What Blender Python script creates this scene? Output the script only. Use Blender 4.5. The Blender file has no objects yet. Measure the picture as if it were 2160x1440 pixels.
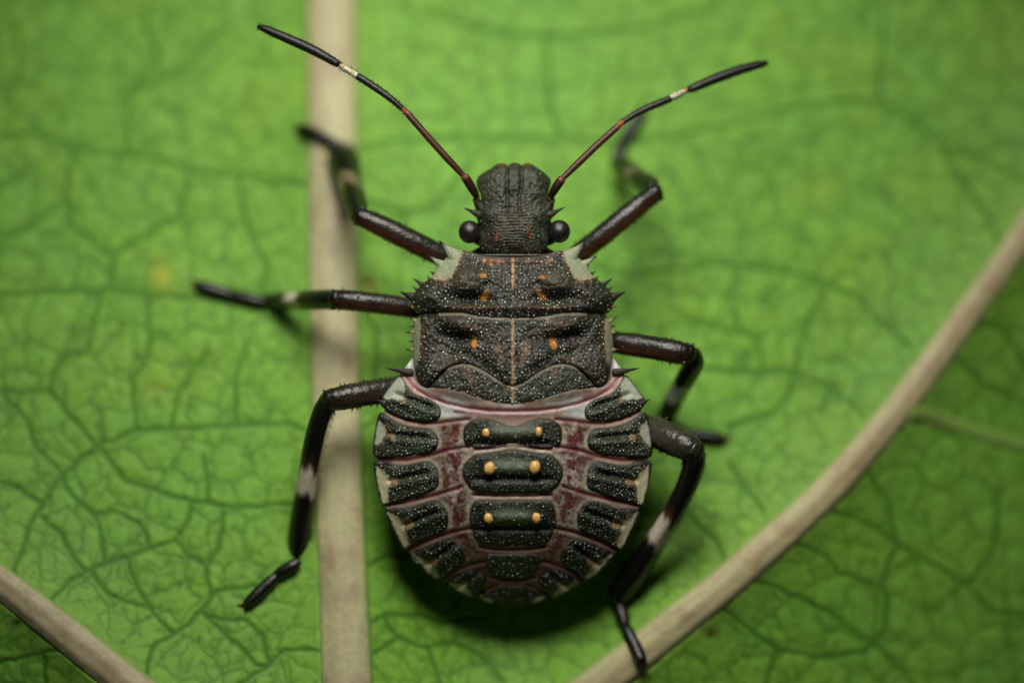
import bpy, math, random
import numpy as np
from mathutils import Vector
from mathutils.geometry import delaunay_2d_cdt

# ------------------------------------------------------------------ frame
# 1 Blender unit = 1 cm.  Photo pixels (2160x1440) are turned into positions on the
# animal / leaf; heights (z) are given in the same pixel unit, 0 = the bug's back.
sc = bpy.context.scene
sc.unit_settings.system = 'METRIC'
sc.unit_settings.scale_length = 0.01
S = 0.00128                     # centimetres per pixel: the nymph is about 12 mm long
DP = 12500.0                    # camera height in pixels (16 cm working distance)
ZF = 8.0                        # height of the focal plane
APERTURE = 1080.0                # entrance pupil in pixels

cam_d = bpy.data.cameras.new('camera')
cam = bpy.data.objects.new('camera', cam_d)
sc.collection.objects.link(cam)
cam.location = (0, 0, DP * S)
cam_d.sensor_width = 36.0
cam_d.lens = 36.0 * DP / 2160.0
cam_d.clip_start = 0.5
cam_d.clip_end = 100.0
cam_d.dof.use_dof = True
cam_d.dof.focus_distance = (DP - ZF) * S
cam_d.dof.aperture_fstop = cam_d.lens * 1e-3 / (APERTURE * S)
sc.camera = cam

world = bpy.data.worlds.new('World')
sc.world = world
world.use_nodes = True
wb = world.node_tree.nodes['Background']
wb.inputs['Color'].default_value = (0.75, 0.9, 0.8, 1)
wb.inputs['Strength'].default_value = 0.014

def P(px, py, z):
    k = S * (DP - z) / DP
    return Vector(((px - 1080.0) * k, -(py - 720.0) * k, z * S))

# the photographer's flash behind a small diffuser, held above the bug's head
fl_d = bpy.data.lights.new('flash_diffuser', 'AREA')
fl_d.shape = 'DISK'
fl_d.size = 1600 * S
fl_d.spread = math.radians(84)
fl_d.energy = 33.5
fl_d.color = (1.0, 0.965, 0.90)
fl = bpy.data.objects.new('flash_diffuser', fl_d)
sc.collection.objects.link(fl)
fl.location = Vector(((1010 - 1080) * S, -(-1200 - 720) * S, 1700 * S))
fl_aim = Vector(((1030 - 1080) * S, -(720 - 720) * S, -250 * S))
fl.rotation_euler = (fl_aim - fl.location).to_track_quat('-Z', 'Y').to_euler()

vs = sc.view_settings
sc.display_settings.display_device = 'sRGB'
vs.view_transform = 'Standard'
vs.look = 'None'
vs.exposure = 0.0
vs.gamma = 1.0
vs.use_curve_mapping = False

# ------------------------------------------------------------------ helpers
rng = np.random.default_rng(7)
random.seed(7)

def lin(r, g, b):
    c = np.array([r, g, b], float) / 255.0
    return np.where(c <= 0.04045, c / 12.92, ((c + 0.055) / 1.055) ** 2.4)

def _hash(ix, iy, seed):
    n = (ix.astype(np.int64) * 374761393 + iy.astype(np.int64) * 668265263 + seed * 974711) & 0x7fffffff
    n = ((n ^ (n >> 13)) * 1274126177) & 0x7fffffff
    n = (n ^ (n >> 16)) & 0x7fffffff
    return n / float(0x7fffffff)

def vnoise(x, y, scale, seed=0):
    u, v = x / scale, y / scale
    i, j = np.floor(u), np.floor(v)
    f, g = u - i, v - j
    f = f * f * (3 - 2 * f); g = g * g * (3 - 2 * g)
    a, b = _hash(i, j, seed), _hash(i + 1, j, seed)
    c, d = _hash(i, j + 1, seed), _hash(i + 1, j + 1, seed)
    return (a * (1 - f) + b * f) * (1 - g) + (c * (1 - f) + d * f) * g

def fbm(x, y, scale, seed=0, octv=3):
    t, a, n = 0.0, 1.0, 0.0
    for o in range(octv):
        t = t + a * vnoise(x, y, scale / 2 ** o, seed + 17 * o)
        n += a; a *= 0.5
    return t / n

def vor(x, y, cell, seed=0, jit=0.85):
    i, j = np.floor(x / cell), np.floor(y / cell)
    f1 = np.full(x.shape, 1e9); f2 = np.full(x.shape, 1e9)
    for di in (-2, -1, 0, 1, 2):
        for dj in (-2, -1, 0, 1, 2):
            a, b = i + di, j + dj
            cx = (a + 0.5 + jit * (_hash(a, b, seed) - 0.5)) * cell
            cy = (b + 0.5 + jit * (_hash(a, b, seed + 91) - 0.5)) * cell
            d = np.hypot(x - cx, y - cy)
            m = d < f1
            f2 = np.where(m, f1, np.minimum(f2, d))
            f1 = np.where(m, d, f1)
    return f1, (f2 - f1) * 0.5

def sstep(a, b, v):
    t = np.clip((v - a) / (b - a), 0, 1)
    return t * t * (3 - 2 * t)

def seg_dist(x, y, pts, closed=False):
    pts = np.asarray(pts, float)
    q = np.vstack([pts, pts[:1]]) if closed else pts
    d = np.full(np.shape(x), 1e9)
    for (ax, ay), (bx, by) in zip(q[:-1], q[1:]):
        ex, ey = bx - ax, by - ay
        L = ex * ex + ey * ey + 1e-9
        t = np.clip(((x - ax) * ex + (y - ay) * ey) / L, 0, 1)
        d = np.minimum(d, np.hypot(x - ax - t * ex, y - ay - t * ey))
    return d

def inside(x, y, poly):
    poly = np.asarray(poly, float)
    r = np.zeros(np.shape(x), bool)
    for (ax, ay), (bx, by) in zip(poly, np.roll(poly, -1, axis=0)):
        c = ((ay > y) != (by > y))
        with np.errstate(divide='ignore', invalid='ignore'):
            xi = (bx - ax) * (y - ay) / (by - ay) + ax
        r ^= c & (x < xi)
    return r

def sdist(x, y, poly):
    d = seg_dist(x, y, poly, True)
    return np.where(inside(x, y, poly), d, -d)

def soft(x, y, poly, s=2.0, rough=0.0, seed=3):
    d = sdist(x, y, poly)
    if rough: d = d + (fbm(x, y, 9, seed) - 0.5) * rough
    return sstep(-s, s, d)

def spot(x, y, cx, cy, rx, ry, ang=0.0, s=0.35):
    c, sn = math.cos(ang), math.sin(ang)
    u = ((x - cx) * c + (y - cy) * sn) / rx
    v = (-(x - cx) * sn + (y - cy) * c) / ry
    return 1 - sstep(1 - s, 1 + s, np.hypot(u, v))

def catmull(pts, n=6, closed=False):
    pts = [np.asarray(p, float) for p in pts]
    m = len(pts); out = []
    rngi = range(m) if closed else range(m - 1)
    for i in rngi:
        if closed:
            p0, p1, p2, p3 = pts[i - 1], pts[i], pts[(i + 1) % m], pts[(i + 2) % m]
        else:
            p0, p1, p2, p3 = pts[max(i - 1, 0)], pts[i], pts[i + 1], pts[min(i + 2, m - 1)]
        for k in range(n):
            t = k / n
            out.append(0.5 * ((2 * p1) + (-p0 + p2) * t + (2 * p0 - 5 * p1 + 4 * p2 - p3) * t * t
                              + (-p0 + 3 * p1 - 3 * p2 + p3) * t ** 3))
    if not closed: out.append(pts[-1])
    return np.array(out)

def resample(poly, step):
    p = np.vstack([poly, poly[:1]])
    seg = np.hypot(*(np.diff(p, axis=0).T))
    s = np.concatenate([[0], np.cumsum(seg)])
    n = max(8, int(round(s[-1] / step)))
    t = np.linspace(0, s[-1], n, endpoint=False)
    return np.column_stack([np.interp(t, s, p[:, 0]), np.interp(t, s, p[:, 1])])

XC = 1081.5
def mir(pts, xc=XC):
    return [(2 * xc - x, y) for x, y in pts]
def sym(left, xc=XC):            # left side listed from top to bottom -> closed outline
    return list(left) + [(2 * xc - x, y) for x, y in reversed(left)]

def mesh_obj(name, verts, faces, mat, parent=None, col=None, smooth=True):
    me = bpy.data.meshes.new(name)
    me.from_pydata([tuple(v) for v in verts], [], faces)
    if smooth: me.polygons.foreach_set('use_smooth', [True] * len(me.polygons))
    if col is not None:
        ca = me.color_attributes.new('Col', 'FLOAT_COLOR', 'POINT')
        c4 = np.ones((len(verts), 4), np.float32); c4[:, :3] = np.clip(col, 0, 1)
        ca.data.foreach_set('color', c4.ravel())
    me.materials.append(mat)
    me.update()
    o = bpy.data.objects.new(name, me)
    sc.collection.objects.link(o)
    if parent: o.parent = parent
    return o

def to_world(x, y, z):
    k = S * (DP - z) / DP
    return np.column_stack([(x - 1080.0) * k, -(y - 720.0) * k, z * S])

def empty(name, loc, parent=None):
    o = bpy.data.objects.new(name, None)
    o.empty_display_size = 0.1
    sc.collection.objects.link(o)
    if parent:
        o.parent = parent
        bpy.context.view_layer.update()
        o.location = Vector(loc) - parent.location
    else:
        o.location = loc
    return o

def keep(o, parent):             # parent without moving (parents only translate)
    o.parent = parent
    off = Vector((0, 0, 0)); p = parent
    while p: off += p.location; p = p.parent
    o.location = o.location - off if o.type == 'MESH' else o.location
    return o

# ------------------------------------------------------------------ materials
def mat(name, rough=0.45, spec=0.5, bump=0.0, bscale=300.0, var=0.0, vscale=120.0, metallic=0.0,
        sss=0.0, sub_r=(1, 1, 1), base=None, coat=0.0, trans=0.0):
    m = bpy.data.materials.new(name); m.use_nodes = True
    nt = m.node_tree; N = nt.nodes; L = nt.links
    b = N['Principled BSDF']
    b.inputs['Roughness'].default_value = rough
    b.inputs['Specular IOR Level'].default_value = spec
    b.inputs['Metallic'].default_value = metallic
    b.inputs['Coat Weight'].default_value = coat
    if sss:
        b.inputs['Subsurface Weight'].default_value = sss
        b.inputs['Subsurface Radius'].default_value = sub_r
        b.inputs['Subsurface Scale'].default_value = 0.03
    tc = N.new('ShaderNodeTexCoord')
    if base is None:
        at = N.new('ShaderNodeAttribute'); at.attribute_name = 'Col'
        cs = at.outputs['Color']
    else:
        rg = N.new('ShaderNodeRGB'); rg.outputs[0].default_value = (*base, 1); cs = rg.outputs[0]
    if var:
        no = N.new('ShaderNodeTexNoise'); no.inputs['Scale'].default_value = vscale
        no.inputs['Detail'].default_value = 4
        L.new(tc.outputs['Object'], no.inputs['Vector'])
        mr = N.new('ShaderNodeMapRange')
        mr.inputs['From Min'].default_value = 0.3; mr.inputs['From Max'].default_value = 0.7
        mr.inputs['To Min'].default_value = 1 - var; mr.inputs['To Max'].default_value = 1 + var
        L.new(no.outputs['Fac'], mr.inputs['Value'])
        mx = N.new('ShaderNodeVectorMath'); mx.operation = 'SCALE'
        L.new(cs, mx.inputs[0]); L.new(mr.outputs['Result'], mx.inputs['Scale'])
        cs = mx.outputs['Vector']
    L.new(cs, b.inputs['Base Color'])
    if bump:
        nb = N.new('ShaderNodeTexNoise'); nb.inputs['Scale'].default_value = bscale
        nb.inputs['Detail'].default_value = 3
        L.new(tc.outputs['Object'], nb.inputs['Vector'])
        bp = N.new('ShaderNodeBump'); bp.inputs['Strength'].default_value = bump
        bp.inputs['Distance'].default_value = 0.004
        L.new(nb.outputs['Fac'], bp.inputs['Height'])
        L.new(bp.outputs['Normal'], b.inputs['Normal'])
    return m

M_shell = mat('shell', rough=0.4, spec=0.38, bump=0.5, bscale=330, var=0.24, vscale=220)
M_memb = mat('membrane', rough=0.36, spec=0.5, bump=0.25, bscale=200, var=0.12, vscale=120)
M_leg = mat('leg_shell', rough=0.27, spec=0.55, bump=0.4, bscale=170, var=0.4, vscale=110)
M_tib = mat('tibia_shell', rough=0.27, spec=0.5, bump=0.25, bscale=150, var=0.14, vscale=90)
M_ant = mat('antenna_shell', rough=0.4, spec=0.5, bump=0.3, bscale=320, var=0.25, vscale=220)
M_glint = mat('glint_bead', rough=0.3, spec=0.9, metallic=0.6)
M_tub = mat('tubercle', rough=0.34, spec=0.5, var=0.35, vscale=130, bump=0.35, bscale=200)
M_hair = mat('hair', rough=0.4, base=tuple(lin(40, 34, 26)))
M_rib = mat('rib', rough=0.5, spec=0.35, bump=0.12, bscale=120, var=0.10, vscale=60)
M_leaf = mat('leaf', rough=0.55, spec=0.2, bump=0.08, bscale=130, var=0.10, vscale=60)

def eye_mat():
    m = bpy.data.materials.new('compound_eye'); m.use_nodes = True
    nt = m.node_tree; N = nt.nodes; L = nt.links; b = N['Principled BSDF']
    b.inputs['Base Color'].default_value = (*lin(30, 25, 23), 1)
    b.inputs['Roughness'].default_value = 0.3
    b.inputs['Specular IOR Level'].default_value = 0.75
    tc = N.new('ShaderNodeTexCoord')
    v = N.new('ShaderNodeTexVoronoi'); v.inputs['Scale'].default_value = 330
    L.new(tc.outputs['Object'], v.inputs['Vector'])
    bp = N.new('ShaderNodeBump'); bp.inputs['Strength'].default_value = 0.4
    bp.inputs['Distance'].default_value = 0.002; bp.invert = True
    L.new(v.outputs['Distance'], bp.inputs['Height'])
    L.new(bp.outputs['Normal'], b.inputs['Normal'])
    return m
M_eye = eye_mat()

# ------------------------------------------------------------------ tubes
def tube(pts, radii, colfn=None, n=14, sub=6, cap=True, flat=1.0, lobes=0.0, nz=0.0, seed=0, up=(0, 0, 1)):
    """pts: (px,py,z); returns world verts, faces, colours"""
    ctrl = np.column_stack([np.asarray(pts, float), np.asarray(radii, float)])
    c = catmull(ctrl, sub) if sub > 1 else ctrl
    W = np.array([tuple(P(a, b, d)) for a, b, d, _ in c]); R = np.maximum(c[:, 3], 0.3) * S
    T = np.gradient(W, axis=0); T /= np.linalg.norm(T, axis=1)[:, None] + 1e-12
    s = np.concatenate([[0], np.cumsum(np.linalg.norm(np.diff(W, axis=0), axis=1))])
    if cap:                      # rounded ends
        rows = []
        for th in (80, 62, 40, 20):
            a = math.radians(th)
            rows.append((W[0] - T[0] * R[0] * math.sin(a) * 0.8, R[0] * math.cos(a), T[0], 0.0))
        for i in range(len(W)): rows.append((W[i], R[i], T[i], s[i] / s[-1]))
        for th in (20, 40, 62, 80):
            a = math.radians(th)
            rows.append((W[-1] + T[-1] * R[-1] * math.sin(a) * 0.8, R[-1] * math.cos(a), T[-1], 1.0))
    else:
        rows = [(W[i], R[i], T[i], s[i] / s[-1]) for i in range(len(W))]
    verts, cols = [], []
    upv = np.array(up, float)
    for k, (p, r, t, u) in enumerate(rows):
        side = np.cross(t, upv); side /= np.linalg.norm(side) + 1e-9
        nup = np.cross(side, t)
        for j in range(n):
            th = 2 * math.pi * j / n
            rr = r * (1 + lobes * math.cos(4 * th))
            if nz:
                rr *= 1 + nz * (float(_hash(np.array(k), np.array(j), seed)) - 0.5)
            verts.append(p + side * (math.cos(th) * rr) + nup * (math.sin(th) * rr * flat))
            cols.append(colfn(u, th) if colfn else (0.03, 0.03, 0.03))
    faces = []
    m = len(rows)
    for k in range(m - 1):
        for j in range(n):
            a, b = k * n + j, k * n + (j + 1) % n
            faces.append((a, b, b + n, a + n))
    faces.append(tuple(range(n - 1, -1, -1)))
    faces.append(tuple(range((m - 1) * n, m * n)))
    return verts, faces, cols

class MB:
    def __init__(s): s.v, s.f, s.c = [], [], []
    def add(s, vfc):
        v, f, c = vfc; o = len(s.v)
        s.v += list(v); s.f += [tuple(i + o for i in q) for q in f]; s.c += list(c)
        return s
    def build(s, name, m, parent=None):
        o = mesh_obj(name, s.v, s.f, m, None, np.array(s.c))
        if parent: keep(o, parent)
        return o

# ================================================================== LEAF
RIBS = {  # centreline (px,py) and half width
 'midrib': ([(690, -900), (694, -300), (699, 0), (701, 300), (703, 600), (710, 900), (721, 1200), (730, 1440), (742, 1800), (760, 2300)],
            [50, 54, 57, 57, 56, 56, 55, 58, 62, 66]),
 'rib_a': ([(2900, -750), (2560, -120), (2330, 220), (2160, 492), (2010, 705), (1880, 880), (1740, 1040), (1560, 1205), (1420, 1320), (1270, 1440), (1060, 1600), (780, 1800)],
           [22, 26, 29, 31, 33, 35, 37, 40, 42, 46, 50, 53]),
 'rib_b': ([(-700, 760), (-300, 1010), (-120, 1140), (0, 1228), (150, 1346), (265, 1440), (420, 1560), (740, 1830)],
           [26, 30, 34, 36, 40, 42, 46, 52]),
}
RIBC = {}
for k, (p, w) in RIBS.items():
    RIBC[k] = catmull(np.column_stack([np.array(p, float), np.array(w, float)]), 12)

_RA_Y, _RA_X = RIBC['rib_a'][:, 1], RIBC['rib_a'][:, 0]
_RB_X, _RB_Y = RIBC['rib_b'][:, 0], RIBC['rib_b'][:, 1]

def zleaf_plane(x, y):
    v = np.clip(y / 1440.0, -1.2, 2.2)
    z = -455 + 320 * v
    z = z + 140 * np.clip(1 - x / 2160.0, 0, 2) ** 1.5 * v
    z = z - 85 * np.exp(-((x - 1090) / 270.0) ** 2) * sstep(850, 1330, y)      # the blade sags between the ribs
    xr = np.interp(y, _RA_Y, _RA_X); sd = (x - xr) * 0.76          # the blade folds down beyond the side ribs
    z = z - 0.20 * 60 * np.log1p(np.exp(np.clip(sd / 60.0, -30, 30)))
    yb = np.interp(x, _RB_X, _RB_Y); sd = (y - yb) * 0.79
    z = z - 0.30 * 50 * np.log1p(np.exp(np.clip(sd / 50.0, -30, 30)))
    z = z + 14 * np.sin(x / 520.0 + 0.6) * np.sin(y / 430.0 + 0.5)
    return z

def rib_near(x, y, C):
    """distance to the rib's centreline and local half width"""
    d = np.full(np.shape(x), 1e9); w = np.full(np.shape(x), 40.0)
    for a, b in zip(C[:-1], C[1:]):
        ex, ey = b[0] - a[0], b[1] - a[1]
        t = np.clip(((x - a[0]) * ex + (y - a[1]) * ey) / (ex * ex + ey * ey), 0, 1)
        dd = np.hypot(x - a[0] - t * ex, y - a[1] - t * ey)
        m = dd < d
        d = np.where(m, dd, d); w = np.where(m, a[2] + t * (b[2] - a[2]), w)
    return d, w

def blade_rise(x, y):
    r = 0.0
    for k, C in RIBC.items():
        d, w = rib_near(x, y, C)
        amp, ln = (26, 80) if k == 'midrib' else (46, 85)
        r = r + amp * np.exp(-np.maximum(d - w, 0) / ln)
    return r

def zsurf(x, y):
    """top of leaf including ribs (for feet)"""
    x = np.asarray(x, float); y = np.asarray(y, float)
    z = zleaf_plane(x, y) + blade_rise(x, y)
    for k, C in RIBC.items():
        d, w = rib_near(x, y, C)
        z = np.maximum(z, np.where(d < w, zleaf_plane(x, y) + blade_rise(x, y) - 5 + 0.62 * np.sqrt(np.maximum(w * w - d * d, 0)), -1e9))
    return z

VEINS = [
 [(0,285),(80,283),(150,312),(230,320),(330,335),(400,358),(500,370),(650,390)],
 [(0,622),(150,612),(280,615),(420,630),(540,640),(650,660)],
 [(203,618),(205,660),(180,740),(125,760),(100,825),(0,827)],
 [(100,825),(205,940),(290,905),(360,905),(480,900),(600,892),(650,908)],
 [(5,830),(60,890),(80,950),(135,1000)],
 [(310,620),(315,720),(300,770),(280,800),(285,870),(290,905)],
 [(440,740),(380,820),(360,905)],[(500,890),(495,800),(520,720)],
 [(205,940),(130,1000),(95,1060),(60,1115),(45,1165),(30,1210)],
 [(0,1020),(40,1030),(92,1058)],
 [(205,940),(265,1015),(310,1025),(400,1058),(490,1070),(565,1065),(650,1063)],
 [(105,1270),(150,1220),(185,1203),(240,1180),(320,1155),(370,1140),(400,1090),(405,1058)],
 [(430,960),(440,1062)],
 [(225,1186),(210,1110),(200,1085),(150,1045),(132,1002)],
 [(320,1152),(290,1100),(250,1080),(200,1085)],
 [(183,1203),(155,1170),(130,1130),(92,1088)],
 [(192,1203),(230,1260),(300,1275),(320,1285),(340,1310),(365,1335),(400,1315),(430,1280),(450,1250),(500,1240),(540,1236)],
 [(365,1335),(320,1370),(312,1420),(310,1440),(300,1500)],
 [(320,1285),(280,1220),(265,1172)],
 [(370,1140),(400,1175),(430,1190),(445,1252)],[(435,1192),(460,1150),(470,1072)],
 [(430,1290),(500,1360),(540,1400),(565,1405),(600,1370),(680,1370)],
 [(565,1405),(500,1445),(470,1500)],[(567,1402),(555,1340),(520,1310),(440,1300)],
 [(-60,1410),(0,1400),(70,1380),(135,1368)],[(90,1380),(100,1440),(90,1500)],
 [(780,1190),(830,1170),(870,1165),(930,1168)],
 [(780,1312),(810,1295),(860,1295),(930,1312),(1010,1300)],
 [(810,1298),(840,1345),(900,1365),(930,1440),(940,1500)],
 [(840,1345),(790,1375)],[(900,1365),(960,1350),(1020,1385),(1060,1440)],
 [(760,312),(830,300),(1000,290),(1180,292),(1300,300),(1440,287),(1600,250),(1700,222),(1855,212)],
 [(1855,212),(1862,100),(1866,-40)],
 [(1855,212),(1900,235),(1985,310),(2040,390),(2090,470),(2120,540)],
 [(1985,310),(2060,330),(2170,380)],
 [(1250,560),(1340,580),(1440,568),(1500,557),(1620,565),(1740,595),(1810,628),(1850,670),(1920,732)],
 [(1745,598),(1715,670),(1690,735),(1680,788)],
 [(1475,780),(1560,783),(1670,785),(1700,800),(1750,810),(1820,872)],
 [(1752,812),(1735,865)],[(1670,787),(1670,830),(1620,880),(1540,900)],
 [(1440,672),(1490,680),(1560,705),(1600,712)],[(1560,704),(1545,640),(1552,562)],
 [(1600,712),(1610,783)],[(760,640),(800,700),(790,800)],[(765,900),(800,880)],
 [(760,420),(850,450),(930,430),(1000,330)],[(850,450),(860,540)],
 [(900,20),(1000,60),(1150,80),(1350,60),(1500,20)],[(1150,80),(1160,200),(1180,292)],
 [(2040,665),(2110,690),(2150,740),(2180,800)],[(1995,725),(2050,790),(2090,820),(2180,855)],
 [(1705,1062),(1800,1090),(1870,1130),(1920,1165),(1990,1200),(2040,1235),(2090,1285),(2180,1305)],
 [(1560,1212),(1640,1240),(1680,1260),(1750,1290),(1830,1350),(1860,1370),(1900,1410),(1930,1450)],
 [(1500,1262),(1590,1330),(1640,1370),(1740,1390),(1830,1375),(1870,1330),(1875,1280),(1865,1230),(1880,1180),(1895,1148)],
 [(1855,1235),(1770,1210),(1740,1170),(1690,1150),(1650,1130)],
 [(2040,1235),(2090,1180),(2110,1100),(2100,1040)],
 [(1830,985),(1880,1070),(1890,1140)],[(1540,980),(1575,1030),(1610,1078)],
 [(1455,1085),(1510,1140),(1530,1180)],[(1640,1370),(1620,1440),(1600,1500)],
 [(300,20),(330,120),(270,200),(265,320)],[(30,40),(40,150),(10,220)],[(265,200),(400,140),(460,60)],
 [(150,312),(140,420),(60,480),(0,500)],[(400,358),(380,450),(240,540),(240,612)],
 [(500,372),(520,480),(560,560),(540,638)],[(240,540),(150,480),(142,420)],
]

def build_leaf():
    root = empty('leaf', (0, 0, 0))
    root['label'] = 'bright green leaf underside with raised beige ribs and net of fine veins'
    root['category'] = 'leaf'
    # blade -------------------------------------------------------------
    def lines(lo, hi, a, b, st, outer):
        core = np.arange(a, b + 1, st)
        left = np.linspace(lo, a, outer, endpoint=False)
        right = np.linspace(b, hi, outer + 1)[1:]
        return np.concatenate([left, core, right])
    gx = lines(-700, 2860, -40, 2200, 3.6, 26)
    gy = lines(-700, 2140, -40, 1480, 3.6, 26)
    X, Y = np.meshgrid(gx, gy)
    nx, ny = len(gx), len(gy)
    x, y = X.ravel(), Y.ravel()
    # warped coordinates for irregular cells
    wx = x + (fbm(x, y, 90, 5) - 0.5) * 70 + (fbm(x, y, 30, 6) - 0.5) * 16
    wy = y + (fbm(x, y, 90, 8) - 0.5) * 70 + (fbm(x, y, 30, 9) - 0.5) * 16
    _, eA = vor(wx, wy, 78, 11)
    _, eB = vor(wx, wy, 33, 23)
    mA = np.exp(-(eA / 3.4) ** 2)
    mB = np.exp(-(eB / 2.5) ** 2) * sstep(0.36, 0.6, fbm(x, y, 26, 31))
    # wobbled traced veins
    tx = x + (fbm(x, y, 34, 51) - 0.5) * 13; ty = y + (fbm(x, y, 34, 52) - 0.5) * 13
    mV = np.zeros_like(x)
    for ln in VEINS:
        a = np.array(ln, float)
        sel = (x > a[:, 0].min() - 50) & (x < a[:, 0].max() + 50) & (y > a[:, 1].min() - 50) & (y < a[:, 1].max() + 50)
        d = seg_dist(tx[sel], ty[sel], a)
        wv = 5.6
        mV[sel] = np.maximum(mV[sel], np.exp(-(d / wv) ** 2))
    ribmask = np.zeros_like(x)
    for k, C in RIBC.items():
        d, w = rib_near(x, y, C)
        ribmask = np.maximum(ribmask, np.exp(-np.maximum(d - w, 0) / 40))
    mA = mA * (1 - 0.6 * ribmask); mB = mB * (1 - 0.6 * ribmask)
    vein = np.maximum(np.maximum(0.95 * mV, 0.74 * mA), 0.62 * mB)
    z = zleaf_plane(x, y) + blade_rise(x, y)
    bulge = np.clip(eA / 22, 0, 1) ** 0.7 * 2.2 + np.clip(eB / 10, 0, 1) ** 0.7 * 1.0
    z = z + (bulge * (1 - mV * 0.8) - 1.6 * mV) * (1 - 0.5 * ribmask)
    z = z + (fbm(x, y, 200, 61) - 0.5) * 8
    cell = lin(118, 178, 70); cell2 = lin(130, 181, 58); vc = lin(56, 112, 26); pale = lin(144, 188, 78)
    n1 = fbm(x, y, 130, 71)[:, None]; n2 = fbm(x, y, 22, 72)[:, None]
    col = cell * (1 - n1) + cell2 * n1
    col = col * (0.84 + 0.32 * n2)
    col = col * (1 - 0.35 * ribmask[:, None]) + pale * 0.35 * ribmask[:, None]
    col = col * (1 - vein[:, None] * 0.92) + vc * vein[:, None] * 0.92
    # tiny dark glands / nicks inside the cells
    f1, _ = vor(x, y, 46, 77)
    sp = np.exp(-(f1 / 5.0) ** 2) * (_hash(np.floor(x / 46), np.floor(y / 46), 3) > 0.35)
    col = col * (1 - 0.38 * sp[:, None])
    for (cx, cy, rx, ry, c, k) in [(340, 582, 22, 26, (186, 186, 54), .75), (775, 592, 16, 13, (120, 96, 40), .85), (782, 612, 14, 9, (170, 158, 60), .7),
                                   (330, 815, 26, 22, (150, 172, 50), .5), (1500, 1330, 20, 14, (90, 84, 24), .7), (1500, 1335, 7, 7, (60, 50, 18), .8),
                                   (1953, 635, 5, 5, (40, 70, 30), .9), (36, 1312, 12, 9, (30, 34, 16), .9), (1815, 740, 9, 9, (96, 140, 20), .7),
                                   (1730, 400, 30, 26, (146, 182, 60), .5), (560, 210, 60, 40, (140, 176, 50), .35)]:
        m = (np.exp(-((x - cx) / rx) ** 2 - ((y - cy) / ry) ** 2) * k)[:, None]
        col = col * (1 - m) + lin(*c) * m
    W = to_world(x, y, z)
    idx = np.arange(nx * ny).reshape(ny, nx)
    a, b, c, d = idx[:-1, :-1].ravel(), idx[1:, :-1].ravel(), idx[1:, 1:].ravel(), idx[:-1, 1:].ravel()
    faces = np.column_stack([a, b, c, d]).tolist()
    bl = mesh_obj('blade', W, faces, M_leaf, root, col)
    so = bl.modifiers.new('thickness', 'SOLIDIFY'); so.thickness = 10 * S; so.offset = -1.0
    # ribs ---------------------------------------------------------------
    def rib(name, C, c1, c2, c3, seed, hgt=0.62, sink=5):
        n = 22; rows = []
        Cc = catmull(C, 4)
        T = np.gradient(Cc[:, :2], axis=0); T /= np.linalg.norm(T, axis=1)[:, None]
        s = np.concatenate([[0], np.cumsum(np.hypot(*np.diff(Cc[:, :2], axis=0).T))])
        th = np.pi * np.arange(n + 1) / n
        w = Cc[:, 2:3]
        off = np.cos(th)[None] * w
        px_ = Cc[:, 0:1] - T[:, 1:2] * off; py_ = Cc[:, 1:2] + T[:, 0:1] * off
        z0 = zleaf_plane(Cc[:, 0], Cc[:, 1]) + blade_rise(Cc[:, 0], Cc[:, 1]) - sink
        zz = z0[:, None] + np.sin(th)[None] * w * hgt + 0.6 * np.sin(th * 9 + seed)[None]
        u = np.repeat(s[:, None], n + 1, 1).ravel(); vv = off.ravel()
        zz = zz + ((fbm(u, vv * 2, 60, seed + 2) - .5) * 5).reshape(zz.shape)
        v = np.column_stack([px_.ravel(), py_.ravel(), zz.ravel()])
        a1 = fbm(u, vv * 6.0, 160, seed)[:, None]; a2 = fbm(u, vv, 46, seed + 5)[:, None]; a3 = vnoise(u * 0.12, vv, 4, seed + 9)[:, None]
        cols = c1 * (1 - a1) + c2 * a1
        cols = cols + (c3 - cols) * sstep(0.5, 0.8, a2) * 0.6
        cols = cols * (0.93 + 0.14 * a3)
        eg = (sstep(.70, 1.0, np.abs(off) / w) * .8).ravel()[:, None]
        cols = cols * (1 - eg) + lin(128, 176, 72) * eg
        m = len(Cc)
        faces = [(i * (n + 1) + j, (i + 1) * (n + 1) + j, (i + 1) * (n + 1) + j + 1, i * (n + 1) + j + 1) for i in range(m - 1) for j in range(n)]
        return mesh_obj(name, to_world(v[:, 0], v[:, 1], v[:, 2]), [f[::-1] for f in faces], M_rib, root, np.array(cols))
    b1, b2, b3 = lin(196, 194, 146), lin(186, 176, 134), lin(166, 146, 114)
    rib('midrib', RIBC['midrib'], b1, b2, b3, 3)
    rib('side_rib', RIBC['rib_a'], lin(204, 200, 148), lin(198, 182, 138), lin(186, 156, 120), 13)
    rib('side_rib', RIBC['rib_b'], lin(198, 188, 148), lin(188, 174, 136), lin(170, 150, 120), 23)
    br = catmull([(1872, 862, 22), (1900, 866, 22), (1960, 880, 20), (2060, 914, 18), (2160, 942, 17), (2400, 990, 11), (2700, 1040, 7)], 6)
    rib('branch_vein', br, lin(138, 176, 84), lin(128, 170, 70), lin(140, 164, 76), 33, 0.6, 3)
    return root

leaf = build_leaf()

# ================================================================== BUG
def interp(y, ks, vsv):
    return np.interp(y, ks, vsv)

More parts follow.
